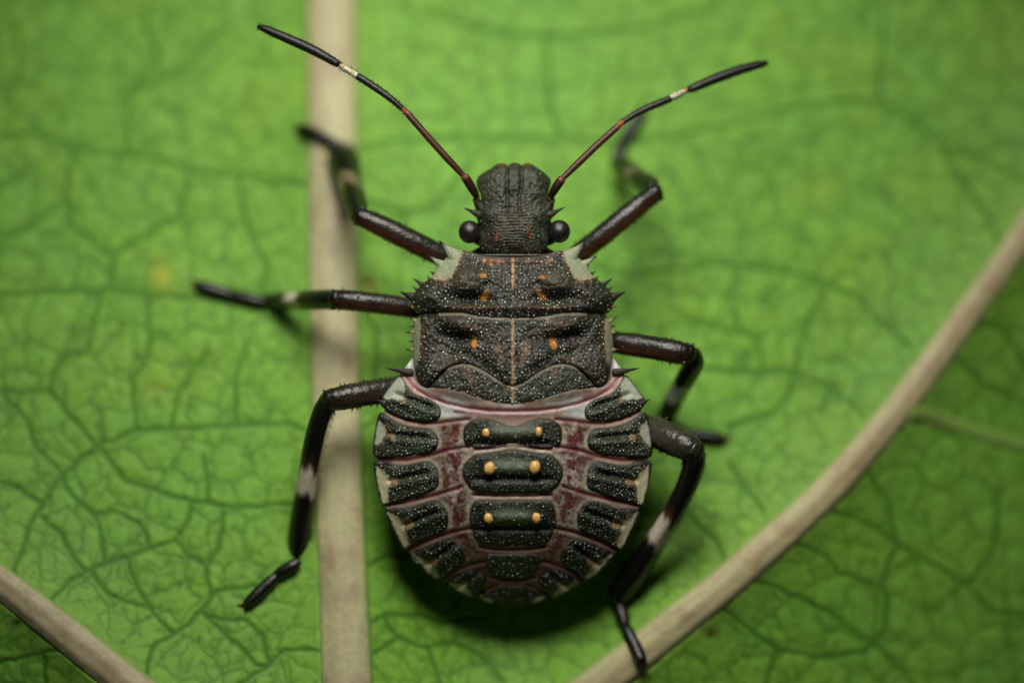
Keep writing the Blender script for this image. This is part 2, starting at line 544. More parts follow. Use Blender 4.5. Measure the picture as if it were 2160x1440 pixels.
def smooth_tab(ks, vsv):
    c = catmull(np.column_stack([ks, vsv]), 10)
    return c[:, 0], c[:, 1]
_zk = smooth_tab([480, 540, 600, 660, 760, 815, 860, 920, 1000, 1080, 1150, 1200, 1240, 1290],
                 [-4, 4, 20, 30, 38, 40, 39, 38, 32, 15, -14, -42, -69, -104])
_wk = smooth_tab([480, 560, 620, 660, 760, 800, 840, 900, 970, 1060, 1100, 1160, 1225, 1262, 1290],
                 [185, 190, 220, 212, 222, 250, 278, 290, 294, 275, 258, 222, 158, 90, 40])
_dk = smooth_tab([480, 560, 660, 800, 900, 1000, 1100, 1180, 1240, 1290], [50, 55, 58, 62, 64, 60, 42, 24, 12, 6])

def Hb(x, y):
    r = np.clip(np.abs(x - XC) / np.interp(y, *_wk), 0, 1.12)
    return np.interp(y, *_zk) - np.interp(y, *_dk) * r ** 2.2

_hz = smooth_tab([335, 348, 370, 410, 460, 500, 530, 545], [-62, -38, -20, -8, 2, 3, -6, -18])
def Hh(x, y):
    r = np.clip(np.abs(x - 1085) / 80.0, 0, 1.3)
    return np.interp(y, *_hz) - 34 * r ** 2.6

bug = empty('stink_bug_nymph', tuple(P(1081, 800, float(zsurf(1081, 800)))))
bug['label'] = 'dark spiny stink bug nymph with black and white banded legs standing on the leaf'
bug['category'] = 'insect'

def triangulate(outline, step, jitter=0.25):
    ol = resample(np.asarray(outline, float), step)
    x0, y0 = ol.min(0); x1, y1 = ol.max(0)
    gy = np.arange(y0, y1, step * 0.87); pts = []
    for k, yy in enumerate(gy):
        xx = np.arange(x0 + (k % 2) * step * 0.5, x1, step)
        pts.append(np.column_stack([xx, np.full_like(xx, yy)]))
    pts = np.vstack(pts) + rng.uniform(-jitter, jitter, (sum(len(p) for p in pts), 2))
    d = sdist(pts[:, 0], pts[:, 1], ol)
    pts = pts[d > step * 0.6]
    allp = np.vstack([ol, pts])
    n = len(ol)
    res = delaunay_2d_cdt([Vector((a, -b)) for a, b in allp], [(i, (i + 1) % n) for i in range(n)], [], 1, 1e-6)
    vo = np.array([(v.x, -v.y) for v in res[0]])
    fo = [tuple(f) for f in res[2]]
    # ordered boundary in output indexing
    mp = {}
    for oi, src in enumerate(res[3]):
        for s_ in src: mp[s_] = oi
    bo = [mp[i] for i in range(n)]
    return vo, fo, bo, ol

PLATES = []
def plate(name, outline, zf, cf, material, parent, step=3.0, skirt=10.0, smooth_n=0, grow=0.0):
    """a sclerite: zf(x,y,d) and cf(x,y,d,z) are given the distance d to the margin"""
    if smooth_n: outline = catmull(outline, smooth_n, True)
    if grow:
        q = resample(np.asarray(outline, float), 3.0)
        t = np.roll(q, -1, 0) - np.roll(q, 1, 0); t /= np.linalg.norm(t, axis=1)[:, None]
        ar = np.sum(q[:, 0] * np.roll(q[:, 1], -1) - np.roll(q[:, 0], -1) * q[:, 1])
        outline = q + np.column_stack([t[:, 1], -t[:, 0]]) * grow * (1 if ar > 0 else -1)
    vo, fo, bo, ol = triangulate(outline, step)
    x, y = vo[:, 0], vo[:, 1]
    d = seg_dist(x, y, ol, True)
    z = zf(x, y, d)
    col = cf(x, y, d)
    n = len(bo)
    bx, by = x[bo], y[bo]
    cx, cy = bx.mean(), by.mean()
    # skirt: drop the margin, tucked slightly inwards
    sx, sy, sz = bx + (cx - bx) * 0.012, by + (cy - by) * 0.012, z[bo] - skirt
    off = len(x)
    X = np.concatenate([x, sx]); Y = np.concatenate([y, sy]); Z = np.concatenate([z, sz])
    C = np.vstack([col, col[bo] * 0.8])
    area = 0.5 * np.sum(ol[:, 0] * np.roll(-ol[:, 1], -1) - np.roll(ol[:, 0], -1) * (-ol[:, 1]))
    F = list(fo)
    for i in range(n):
        j = (i + 1) % n
        q = (bo[i], off + i, off + j, bo[j])
        F.append(q if area > 0 else q[::-1])
    o = mesh_obj(name, to_world(X, Y, Z), F, material, None, C)
    keep(o, parent)
    if name in ('dorsal_plate', 'lateral_plate'): PLATES.append(ol)
    return o, ol

def glint_beads(ol, zf, parent, gap=8.0, r=(1.5, 2.6), margin=3.0, accept=None, tint=0.0, seed=1, bright=1.0):
    """pale metallic beads standing in for the glints of punctures on a plate"""
    rg = np.random.default_rng(seed)
    x0, y0 = ol.min(0); x1, y1 = ol.max(0)
    n = int((x1 - x0) * (y1 - y0) / gap ** 2 * 7)
    cx = rg.uniform(x0, x1, n); cy = rg.uniform(y0, y1, n)
    d = sdist(cx, cy, ol)
    ok = d > margin
    if accept is not None: ok &= rg.uniform(0, 1, n) < accept(cx, cy)
    cx, cy, d = cx[ok], cy[ok], d[ok]
    grid = {}; kept = []
    for i in range(len(cx)):
        gk = (int(cx[i] // gap), int(cy[i] // gap)); bad = False
        g2 = (gap * rg.uniform(0.62, 1.15)) ** 2
        for a in (-1, 0, 1):
            for b in (-1, 0, 1):
                for j in grid.get((gk[0] + a, gk[1] + b), ()):
                    if (cx[i] - cx[j]) ** 2 + (cy[i] - cy[j]) ** 2 < g2: bad = True
        if not bad: grid.setdefault(gk, []).append(i); kept.append(i)
    if not kept: return None
    cx, cy, d = cx[kept], cy[kept], d[kept]
    z = zf(cx, cy, d)
    R = r[0] * .8 + (r[1] - r[0] * .8) * rg.uniform(0, 1, len(cx)) ** 1.5
    base = [(0, 0, 1.0)]
    for ph, m in ((40, 7), (85, 7)):
        for k in range(m):
            a = 2 * math.pi * (k + (ph > 50) * 0.5) / m
            base.append((math.sin(math.radians(ph)) * math.cos(a), math.sin(math.radians(ph)) * math.sin(a), math.cos(math.radians(ph))))
    base = np.array(base); nb = len(base); m = 7
    bf = [(0, 1 + (k + 1) % m, 1 + k) for k in range(m)]
    for k in range(m):
        a, b = 1 + k, 1 + (k + 1) % m
        bf.append((a, b, 1 + m + k)); bf.append((b, 1 + m + (k + 1) % m, 1 + m + k))
    bf = [f[::-1] for f in bf]
    V = np.concatenate([np.column_stack([cx[i] + base[:, 0] * R[i], cy[i] + base[:, 1] * R[i], z[i] - 0.35 * R[i] + base[:, 2] * R[i]]) for i in range(len(cx))])
    F = [tuple(q + i * nb for q in f) for i in range(len(cx)) for f in bf]
    cw, cg = lin(250, 250, 244) * bright, lin(130, 230, 180) * bright
    t = (rg.uniform(0, 1, len(cx)) ** 2 * tint)[:, None]
    cc = cw * (1 - t) + cg * t
    cc = cc * (0.16 + 0.84 * rg.uniform(0, 1, (len(cx), 1)))  # glint strength put into the pale bead colour, random per bead
    o = mesh_obj('glint_beads', to_world(V[:, 0], V[:, 1], V[:, 2]), F, M_glint, None, np.repeat(cc, nb, axis=0))
    o['kind'] = 'stuff'
    keep(o, parent)
    return o

def mixc(a, b, m):
    return a * (1 - m[:, None]) + b * m[:, None]

# ---- common colours (albedo) ------------------------------------------------
DARK = lin(50, 46, 35); DARKG = lin(42, 53, 39); BLACK = lin(16, 15, 13); OLIVE = lin(66, 64, 48)
PALE = lin(154, 162, 130); TAN = lin(140, 112, 84); ORANGE = lin(196, 126, 34); RUST = lin(104, 62, 46)
MEMB = lin(176, 166, 148); WHITE = lin(196, 198, 194); RED = lin(88, 20, 24); PINK = lin(160, 110, 108)

def base_dark(x, y, g=0.5):
    a = fbm(x, y, 26, 101); b = fbm(x, y, 7, 102, 2)
    c = mixc(np.tile(DARK, (len(x), 1)), DARKG, np.clip(g + (a - 0.5) * 1.6, 0, 1))
    c = mixc(c, OLIVE, sstep(0.55, 0.8, a) * 0.6)
    return c * (0.36 + 1.2 * b)[:, None]

def rough_z(x, y, amp=1.0):
    f1, e = vor(x, y, 8.5, 301)
    return amp * ((fbm(x, y, 11, 201, 2) - 0.5) * 5.2 + (fbm(x, y, 34, 203, 2) - 0.5) * 5.0 - 2.2 * np.exp(-(f1 / 2.4) ** 2))

# ---- the continuous body (membrane, sides and belly) ------------------------
BODY_L = [(1060, 352), (1040, 362), (1020, 372), (1014, 400), (1020, 430), (1016, 460), (1012, 490), (1012, 520), (985, 535), (952, 548), (930, 566),
          (918, 590), (898, 604), (884, 626), (878, 648), (888, 664), (880, 690), (877, 720), (878, 745), (866, 760), (855, 774), (845, 791),
          (832, 808), (812, 840), (810, 860), (812, 868), (803, 880), (797, 905), (793, 940), (794, 962), (797, 971), (795, 985), (800, 1020), (811, 1060),
          (816, 1072), (826, 1098), (855, 1153), (862, 1163), (890, 1192), (926, 1221), (938, 1230), (992, 1256), (1008, 1259), (1042, 1271), (1070, 1277)]
body_out = np.array(sym(BODY_L))
_bd = resample(body_out, 6)
REDL = [[(857, 797), (880, 822), (905, 837), (940, 850), (985, 860), (1030, 866), (1081, 867)],
        [(812, 866), (850, 884), (890, 893), (930, 891), (965, 886), (990, 884)],
        [(797, 970), (860, 969), (905, 960), (945, 948), (985, 942)], [(1003, 948), (1040, 945), (1064, 940)],
        [(820, 1066), (880, 1052), (930, 1040), (975, 1026)], [(1000, 1043), (1040, 1045), (1081, 1045)],
        [(862, 1159), (900, 1140), (950, 1122), (994, 1113)], [(1012, 1152), (1040, 1157), (1081, 1159)],
        [(925, 1225), (970, 1197), (1010, 1184), (1027, 1184)], [(1035, 1215), (1060, 1221), (1081, 1222)],
        [(1000, 1259), (1030, 1239), (1050, 1232)]]
def mx(x):                       # fold on the midline
    return np.where(x > XC, 2 * XC - x, x)

def body_z(x, y, d):
    z = np.where(y < 536, Hh(x, y) - 14, Hb(x, y) - 4)
    z = z - 26 * sstep(536, 560, y) * sstep(822, 790, y) * sstep(225, 190, np.abs(x - XC))
    xm = mx(x)
    for ln in REDL:
        dd = seg_dist(xm, y, ln)
        z = z - 2.6 * np.exp(-(dd / 3.6) ** 2) + 1.0 * np.exp(-((dd - 9) / 4.5) ** 2)
    for q in PLATES:                                    # stay below the plates and their folds
        sel = (x > q[:, 0].min()) & (x < q[:, 0].max()) & (y > q[:, 1].min()) & (y < q[:, 1].max())
        if sel.any(): z[sel] = z[sel] - 20 * sstep(1.5, 7, sdist(x[sel], y[sel], q))
    return z + (fbm(x, y, 18, 401) - 0.5) * 2.4

def body_c(x, y, d):
    n = len(x); xm = mx(x)
    a = fbm(x, y, 40, 411); b = fbm(x, y, 9, 412)
    dp = np.full(n, 1e9)
    for q in PLATES:
        sel = (x > q[:, 0].min() - 40) & (x < q[:, 0].max() + 40) & (y > q[:, 1].min() - 40) & (y < q[:, 1].max() + 40)
        if sel.any(): dp[sel] = np.minimum(dp[sel], seg_dist(x[sel], y[sel], q, True))
    MAUVE = lin(120, 94, 82)
    c = mixc(np.tile(MAUVE, (n, 1)), MEMB, np.clip((a - 0.40) * 2.4, 0, 0.8))
    colx = np.interp(y, [870, 900, 1000, 1080, 1150, 1200], [950, 950, 955, 968, 994, 1025])
    colm = np.exp(-((xm - colx) / 26.0) ** 2) * sstep(880, 900, y)
    sp = sstep(0.47, 0.56, fbm(x, y, 12, 421, 3))
    c = mixc(c, lin(98, 34, 40), np.clip(colm * sp * 0.9, 0, 1))
    pk = sstep(0.5, 0.62, fbm(x, y, 17, 424, 2))
    c = mixc(c, lin(184, 172, 156), np.clip(colm * pk * (1 - sp) * 0.9, 0, 1))
    rim = np.exp(-(np.maximum(dp - 6.5 + 5 * (fbm(x, y, 16, 428) - .5), 0) / 3.0) ** 2)
    c = mixc(c, lin(184, 174, 152), rim * (0.55 + .45 * vnoise(x, y, 24, 429)))
    c = mixc(c, lin(108, 80, 54), sstep(1060, 1190, y) * 0.8)
    c = mixc(c, lin(104, 92, 76), np.exp(-(dp / 2.2) ** 2) * .7)
    c = mixc(c, WHITE, np.clip(spot(xm, y, 938, 866, 34, 13, 0.3, 0.6) + spot(xm, y, 960, 850, 26, 8, 0.3, .5) + spot(xm, y, 862, 770, 16, 18, 0, .5) + spot(xm, y, 1081, 856, 22, 4, 0, .6) * .6, 0, 1))
    c = mixc(c, lin(92, 88, 74) * (.6 + .8 * fbm(x, y, 6, 430, 2)[:, None]), spot(xm, y, 972, 838, 42, 9, .22, .5) * .9)
    dots, _ = vor(x, y, 9.5, 431)
    hd = _hash(np.floor(x / 9.5), np.floor(y / 9.5), 5)
    c = mixc(c, lin(44, 22, 22), np.clip(colm * 1.4, 0, 1) * np.exp(-(dots / 2.5) ** 2) * 0.95)
    band = np.exp(-((y - (876 - 6 * np.abs(x - XC) / 90)) / 3.0) ** 2) * (np.abs(x - XC) < 125)
    c = mixc(c, lin(60, 40, 40), band * sstep(0.45, 0.55, vnoise(x, y * 0.2, 8, 77)) * 0.9)
    c = mixc(c, lin(150, 116, 112), spot(x, y, 1081, 880, 110, 16, 0, .4) * 0.7)
    for k, ln in enumerate(REDL):
        dd = seg_dist(xm, y, ln)
        w = 4.2 if k else 4.0
        red = RED if k != 0 else lin(124, 62, 66)
        outer = sstep(960, 860, xm)
        c = mixc(c, red * (1.0 + 0.5 * outer[:, None]), np.exp(-(dd / (w + 1.6 * outer)) ** 2) * 0.95)
        c = mixc(c, lin(160, 134, 122), np.exp(-((dd - 6) / 2.5) ** 2) * 0.35)
    c = mixc(c, lin(70, 26, 20), sstep(1130, 1210, y) * np.exp(-((xm - 1012) / 40.0) ** 2) * 0.55 * sstep(0.4, 0.6, a))
    c = mixc(c, DARK, (y < 700).astype(float))
    return c * (0.9 + 0.2 * b)[:, None]

def build_body():
    vo, fo, bo, ol = triangulate(body_out, 2.6)
    x, y = vo[:, 0], vo[:, 1]
    d = seg_dist(x, y, ol, True)
    zt = body_z(x, y, d)
    edge = Hb(x, y)
    dep = np.interp(y, [340, 420, 520, 600, 800, 1000, 1150, 1230, 1285], [40, 80, 120, 150, 165, 150, 90, 45, 14])
    zb = np.where(y < 536, Hh(x, y), Hb(x, y)) - 14 - dep * (1 - np.exp(-d / 60.0))
    col = body_c(x, y, d)
    n = len(x); V = np.concatenate([to_world(x, y, zt), to_world(x, y, zb)])
    F = list(fo) + [tuple(i + n for i in f[::-1]) for f in fo]
    area = 0.5 * np.sum(ol[:, 0] * np.roll(-ol[:, 1], -1) - np.roll(ol[:, 0], -1) * (-ol[:, 1]))
    for i in range(len(bo)):
        q = (bo[i], bo[i] + n, bo[(i + 1) % len(bo)] + n, bo[(i + 1) % len(bo)])
        F.append(q if area > 0 else q[::-1])
    o = mesh_obj('body', V, F, M_memb, None, np.vstack([col, np.tile(DARK, (n, 1))]))
    keep(o, bug)
    return o

# ---- spines ------------------------------------------------------------------
def spine(tip, b0, b1, z0, parent, c0, c1=BLACK, dz=-4, name='spine', n=10, k0=.25):
    bx, by = (b0[0] + b1[0]) / 2, (b0[1] + b1[1]) / 2
    r = math.hypot(b0[0] - b1[0], b0[1] - b1[1]) / 2
    ex, ey = tip[0] - bx, tip[1] - by
    inx, iny = bx - ex * 0.25, by - ey * 0.25
    pts = [(inx, iny, z0), (bx, by, z0), (bx + ex * .4, by + ey * .4, z0 + dz * .3), (bx + ex * .75, by + ey * .75, z0 + dz * .7), (tip[0], tip[1], z0 + dz)]
    rad = [r * 0.9, r * 0.72, r * 0.36, r * 0.2, 0.4]
    cf = lambda u, th: c0 * (1 - sstep(k0, k0 + .4, np.array(u))) + c1 * sstep(k0, k0 + .4, np.array(u))
    v, f, c = tube(pts, rad, cf, n=n, sub=3, flat=0.6)
    o = mesh_obj(name, v, f, M_shell, None, np.array(c)); keep(o, parent)
    return o

# ---- head ---------------------------------------------------------------------
HEAD = [(1071.5, 350), (1066, 345.5), (1056, 344.5), (1047, 347), (1035.5, 355), (1020, 364), (1009, 373), (1005, 385), (1008, 399), (1014, 412), (1014, 429),
        (1011, 441), (1006, 453), (1007, 466), (1013, 476), (1010, 491), (1009, 507), (1012, 522), (1020, 533), (1036, 540), (1060, 544), (1085, 545),
        (1110, 544), (1136, 539), (1151, 528), (1157, 511), (1157, 488), (1161, 470), (1164, 452), (1159, 430), (1157, 407), (1162, 388), (1160, 376),
        (1146, 363), (1131, 352), (1117, 344.5), (1108, 344.5), (1100.5, 349), (1095, 345), (1086, 343.5), (1077, 345)]
TYL_L = [(1071, 346), (1069.5, 365), (1069, 390), (1070, 411)]; TYL_R = [(1101, 346), (1099.5, 365), (1100.5, 392), (1096, 411)]
TYL_L2 = [(1071, 418), (1071, 440), (1067, 456)]; TYL_R2 = [(1095, 417), (1095, 440), (1099, 457)]
def head_z(x, y, d):
    z = Hh(x, y) + 6 * (1 - np.exp(-d / 5.0)) - 4
    g = np.minimum(seg_dist(x, y, TYL_L), seg_dist(x, y, TYL_R))
    z = z - 10 * np.exp(-(g / 2.8) ** 2)
    g2 = np.minimum(seg_dist(x, y, TYL_L2), seg_dist(x, y, TYL_R2))
    z = z - 4.0 * np.exp(-(g2 / 2.6) ** 2)
    inn = np.exp(-((x - 1085) / 15.0) ** 4) * sstep(425, 400, y)
    z = z + 3.0 * inn
    z = z - 6 * np.exp(-((x - 1085) / 14.0) ** 2 - ((y - 410) / 12.0) ** 2) * 0.5
    # transverse wrinkles behind, swellings beside
    wr = np.exp(-((x - 1085) / 42.0) ** 2) * sstep(415, 470, y) * sstep(540, 510, y)
    yy = y + 5 * (fbm(x, y, 20, 511) - .5) + 0.004 * (x - 1085) ** 2 * np.sin(y / 30.0)
    z = z + 1.5 * wr * np.sin(yy * 2 * math.pi / 6.2)
    for cx in (1030, 1140):
        z = z + 6 * spot(x, y, cx, 452, 17, 13, 0, .8) - 6 * spot(x, y, cx - (8 if cx < 1085 else -8), 484, 12, 10, 0, .9)
        z = z + 3.5 * spot(x, y, cx + (4 if cx < 1085 else -4), 380, 18, 22, 0, .9)
    return z + rough_z(x, y, 0.85)
def head_c(x, y, d):
    c = base_dark(x, y, 0.45) * 1.4
    c = mixc(c, OLIVE * 1.25, spot(x, y, 1085, 470, 34, 30, 0, .8) * .5)
    for cx, a in ((1048, -0.25), (1118, 0.08)):
        c = mixc(c, lin(132, 74, 46), spot(x, y, cx, 501 if cx < 1085 else 491, 4, 13, -a, .5) * 0.85)
    for cx in (1059, 1113): c = mixc(c, lin(112, 60, 40), spot(x, y, cx, 347, 8, 3.5, 0, .6) * .8)
    c = mixc(c, TAN * .8, (spot(x, y, 1065, 462, 5, 5, 0, .8) + spot(x, y, 1101, 466, 5, 6, 0, .8)) * .6)
    p, _ = vor(x, y, 9, 521)
    c = c * (1 - 0.6 * np.exp(-(p / 1.9) ** 2))[:, None]
    return c
head, head_ol = plate('head', HEAD, head_z, head_c, M_shell, bug, step=2.1, skirt=30, smooth_n=4)
glint_beads(head_ol, head_z, head, gap=8.5, r=(0.7, 1.6), margin=5, seed=11, bright=0.75,
         accept=lambda x, y: np.where(np.abs(x - 1085) < 20, 0.03, np.where(y > 470, .8, 0.3)))

def eye(cx, cy, sgn):
    n, m = 28, 18; v, f = [], []
    for i in range(m + 1):
        th = math.pi * i / m
        for j in range(n):
            a = 2 * math.pi * j / n
            v.append((cx + 23 * math.sin(th) * math.cos(a), cy + 24.5 * math.sin(th) * math.sin(a), -20 + 21 * math.cos(th)))
    for i in range(m):
        for j in range(n):
            f.append((i * n + j, i * n + (j + 1) % n, (i + 1) * n + (j + 1) % n, (i + 1) * n + j)[::1])
    v = np.array(v)
    o = mesh_obj('compound_eye', to_world(v[:, 0], v[:, 1], v[:, 2]), f, M_eye); keep(o, head)
    # swollen socket between head and eye
    vv, ff, cc = tube([(cx + sgn * 40, cy + 4, -62), (cx + sgn * 24, cy + 4, -58), (cx + sgn * 14, cy + 3, -52)], [28, 27, 22], lambda u, t: DARK * .6, n=16, sub=4)
    o = mesh_obj('eye_socket', vv, ff, M_shell, None, np.array(cc)); keep(o, head)
eye(990, 489, 1); eye(1180, 488, -1)
spine((977, 438), (1000, 441), (1009, 459), -20, head, DARK)
spine((1192, 437), (1170, 441), (1160, 459), -20, head, DARK)
# antenna tubercles
for (ax, ay, bx, by) in ((1003, 421, 1016, 440), (1165, 421, 1154, 440)):
    vv, ff, cc = tube([(bx, by, -34), ((ax + bx) / 2, (ay + by) / 2, -31), (ax, ay, -27)], [14, 10, 6.5], lambda u, t: DARK * .7 if u < .86 else lin(110, 92, 40), n=14, sub=4)
    o = mesh_obj('antenna_tubercle', vv, ff, M_shell, None, np.array(cc)); keep(o, head)

# ---- pronotum --------------------------------------------------------------------
PRO_L = [(1081, 543), (1050, 542), (1020, 540), (997, 532), (975, 528), (962, 531), (948, 538), (940, 545), (934, 551), (922, 556), (920, 566), (913, 580), (902, 590), (890, 599),
         (881, 609), (872, 621), (868, 634), (870, 646), (876, 656), (886, 662), (905, 662), (930, 660), (975, 660), (1010, 667), (1045, 671), (1081, 672)]
PRO = sym(PRO_L)
PPATCH = [(930, 512), (960, 524), (976, 527), (974, 540), (966, 556), (960, 570), (948, 588), (938, 594), (924, 588), (908, 586), (914, 570), (920, 560), (904, 541), (935, 549), (945, 538)]
def pro_z(x, y, d):
    z = Hb(x, y) + 10 * (1 - np.exp(-d / 6.0)) - 1
    xm = mx(x)
    z = z + 19 * spot(xm, y, 984, 590, 34, 27, -0.25, .8)          # callus
    z = z - 18 * spot(xm, y, 992, 629, 40, 12, 0.05, .85)           # hollow behind it
    z = z - 8 * spot(xm, y, 1030, 601, 10, 8, 0, .8)
    z = z + 13 * spot(xm, y, 912, 620, 38, 26, 0, .9) - 7 * spot(xm, y, 950, 612, 12, 26, .3, .9)
    z = z + 7 * np.exp(-((y - 648) / 7.0) ** 2) * sstep(895, 940, xm)
    z = z + 2 * np.exp(-((x - XC) / 5.0) ** 2)
    z = z - 4 * np.exp(-((y - 560) / 7.0) ** 2) * sstep(960, 1000, xm)
    pm = soft(xm, y, PPATCH, 3)
    return z + rough_z(x, y, 1.15) * (1 - 0.85 * pm) * (1 - .8 * np.exp(-d / 5.0))
def pro_c(x, y, d):
    xm = mx(x)
    c = base_dark(x, y, 0.35)
    c = mixc(c, lin(74, 70, 50) * (.6 + .8 * fbm(x, y, 6, 666, 2)[:, None]), spot(xm, y, 982, 590, 29, 22, 0, .6) * .8)
    c = mixc(c, BLACK, spot(xm, y, 990, 630, 32, 10, 0.05, .6) * .55)
    c = mixc(c, RUST, np.exp(-((y - 651) / 5.0) ** 2) * sstep(925, 950, xm) * sstep(1070, 1040, xm) * sstep(.35, .6, fbm(x, y, 40, 611)) * .75)
    c = mixc(c, RUST, np.exp(-((y - 553) / 6.0) ** 2) * sstep(985, 1010, xm) * sstep(.4, .6, fbm(x, y, 16, 612)) * .6)
    for (a, b, r1, r2, m) in ((1022, 549, 4, 5, .8), (1036, 553, 4, 8, .9), (1052, 551, 4, 5, .7), (1161, 549, 5, 4, .6), (1112, 552, 5, 4, .35)):
        c = mixc(c, lin(184, 118, 44), spot(x, y, a, b, r1, r2, 0, .6) * m)
    c = mixc(c, ORANGE, spot(x, y, 1022, 623, 6.5, 11, 0.65, .5)); c = mixc(c, ORANGE, spot(x, y, 1143, 622, 6, 12, -0.75, .5))
    c = mixc(c, ORANGE, spot(x, y, 1019, 581, 6.5, 5, 0, .6) * .85); c = mixc(c, ORANGE, spot(x, y, 1145, 583, 7, 4, 0, .6) * .8)
    ml = np.exp(-((x - XC - 0.5) / 3.0) ** 2)
    c = mixc(c, lin(196, 150, 104), ml * sstep(618, 596, y) * .95); c = mixc(c, TAN, ml * sstep(600, 640, y) * .35)
    c = mixc(c, lin(108, 98, 84), np.exp(-d / 3.0) * (y < 560) * .8)
    pm = soft(xm, y, PPATCH, 1.6, 7, 613)
    rim = np.exp(-(np.abs(sdist(xm, y, PPATCH)) / 4.0) ** 2) * sstep(900, 925, xm)
    c = mixc(c, lin(120, 74, 44), rim * (1 - pm) * .7)
    c = mixc(c, PALE * (0.92 + .16 * fbm(x, y, 14, 614)[:, None]), pm)
    c = mixc(c, lin(166, 140, 100), pm * sstep(575, 592, y) * .7)
    c = mixc(c, lin(150, 118, 66), np.exp(-d / 2.2) * ((y > 636) & (xm < 890)) * .9)
    return c
pronotum, pro_ol = plate('pronotum', PRO, pro_z, pro_c, M_shell, bug, step=2.1, skirt=16, smooth_n=4)
_pp = np.array(PPATCH)
glint_beads(pro_ol, pro_z, pronotum, gap=7.4, r=(1.1, 2.4), margin=4, seed=12,
         accept=lambda x, y: np.where(inside(mx(x), y, _pp), 0, np.where(mx(x) < 938, 0.10, np.where(spot(mx(x), y, 982, 592, 32, 25) > .5, .12, 1))))
def both(fn):
    for s_ in (False, True): fn((lambda p: (2 * XC - p[0], p[1])) if s_ else (lambda p: p))
YEL = lin(176, 160, 96)
for t, a, b, c0, dz in [((926, 507), (938, 545), (972, 527), PALE, 6), ((902, 539), (920, 563), (938, 549), PALE, 0),
                        ((871, 587), (883, 605), (895, 594), DARK, 0), ((843, 615), (872, 612), (867, 640), DARK, 0),
                        ((906, 572), (912, 582), (917, 572), DARK, 0), ((900, 582), (903, 592), (910, 585), DARK, 0), ((884, 592), (886, 600), (893, 595), DARK, 0),
                        ((870, 604), (874, 612), (880, 606), DARK, 0), ((861, 646), (868, 642), (872, 652), YEL * .6, 0)]:
    for fl_ in (False, True):
        g = (lambda p: (2 * XC - p[0], p[1])) if fl_ else (lambda p: p)
        zz = float(Hb(np.array((a[0] + b[0]) / 2.0), np.array((a[1] + b[1]) / 2.0)))
        spine(g(t), g(a), g(b), zz + 1, pronotum, c0, dz=dz, k0=.5 if c0 is PALE else .25)

# ---- mesonotum with wing pads ---------------------------------------------------
MES_L = [(1081, 664), (1045, 664), (1010, 660), (975, 653), (930, 654), (895, 658), (884, 666), (876, 678), (872, 692), (870, 710), (869, 728), (871, 748), (874, 768),
         (878, 788), (886, 804), (898, 814), (908, 811), (917, 801), (927, 787), (942, 776), (960, 770), (978, 768), (995, 771), (1020, 782), (1045, 798), (1066, 811), (1081, 815)]
MES = sym(MES_L)
def strip_m(x, y):
    xm = mx(x); xe = np.interp(y, [664, 692, 728, 768], [882, 872, 869, 874])
    w = np.interp(y, [668, 690, 730, 755, 775], [3, 16, 17, 12, 2]) + (fbm(x, y, 10, 711) - .5) * 9
    return sstep(2.5, -2.5, xm - xe - w) * sstep(665, 674, y) * sstep(778, 762, y)
def mes_z(x, y, d):
    xm = mx(x)
    z = Hb(x, y) + 9 * (1 - np.exp(-d / 6.0)) - 5
    z = z + 13 * spot(xm, y, 965, 681, 38, 15, 0.25, .8)
    z = z - 15 * spot(xm, y, 970, 711, 38, 11, 0.12, .85) - 9 * spot(xm, y, 940, 740, 30, 20, 0, 1.0)
    z = z + 12 * spot(xm, y, 905, 775, 26, 34, 0.2, .9) + 7 * spot(xm, y, 900, 715, 20, 40, 0, .9)
    z = z + 5 * np.exp(-(seg_dist(xm, y, [(925, 792), (945, 772), (968, 756)]) / 8.0) ** 2)
    z = z + 6 * spot(x, y, XC, 765, 60, 44, 0, 1.0) + 1.5 * np.exp(-((x - XC) / 4.0) ** 2)
    z = z - 5 * np.exp(-(seg_dist(xm, y, [(985, 745), (1010, 762), (1045, 785)]) / 9.0) ** 2)
    return z + rough_z(x, y, 1.2) * (1 - .8 * strip_m(x, y)) * (1 - .8 * np.exp(-d / 5.0))
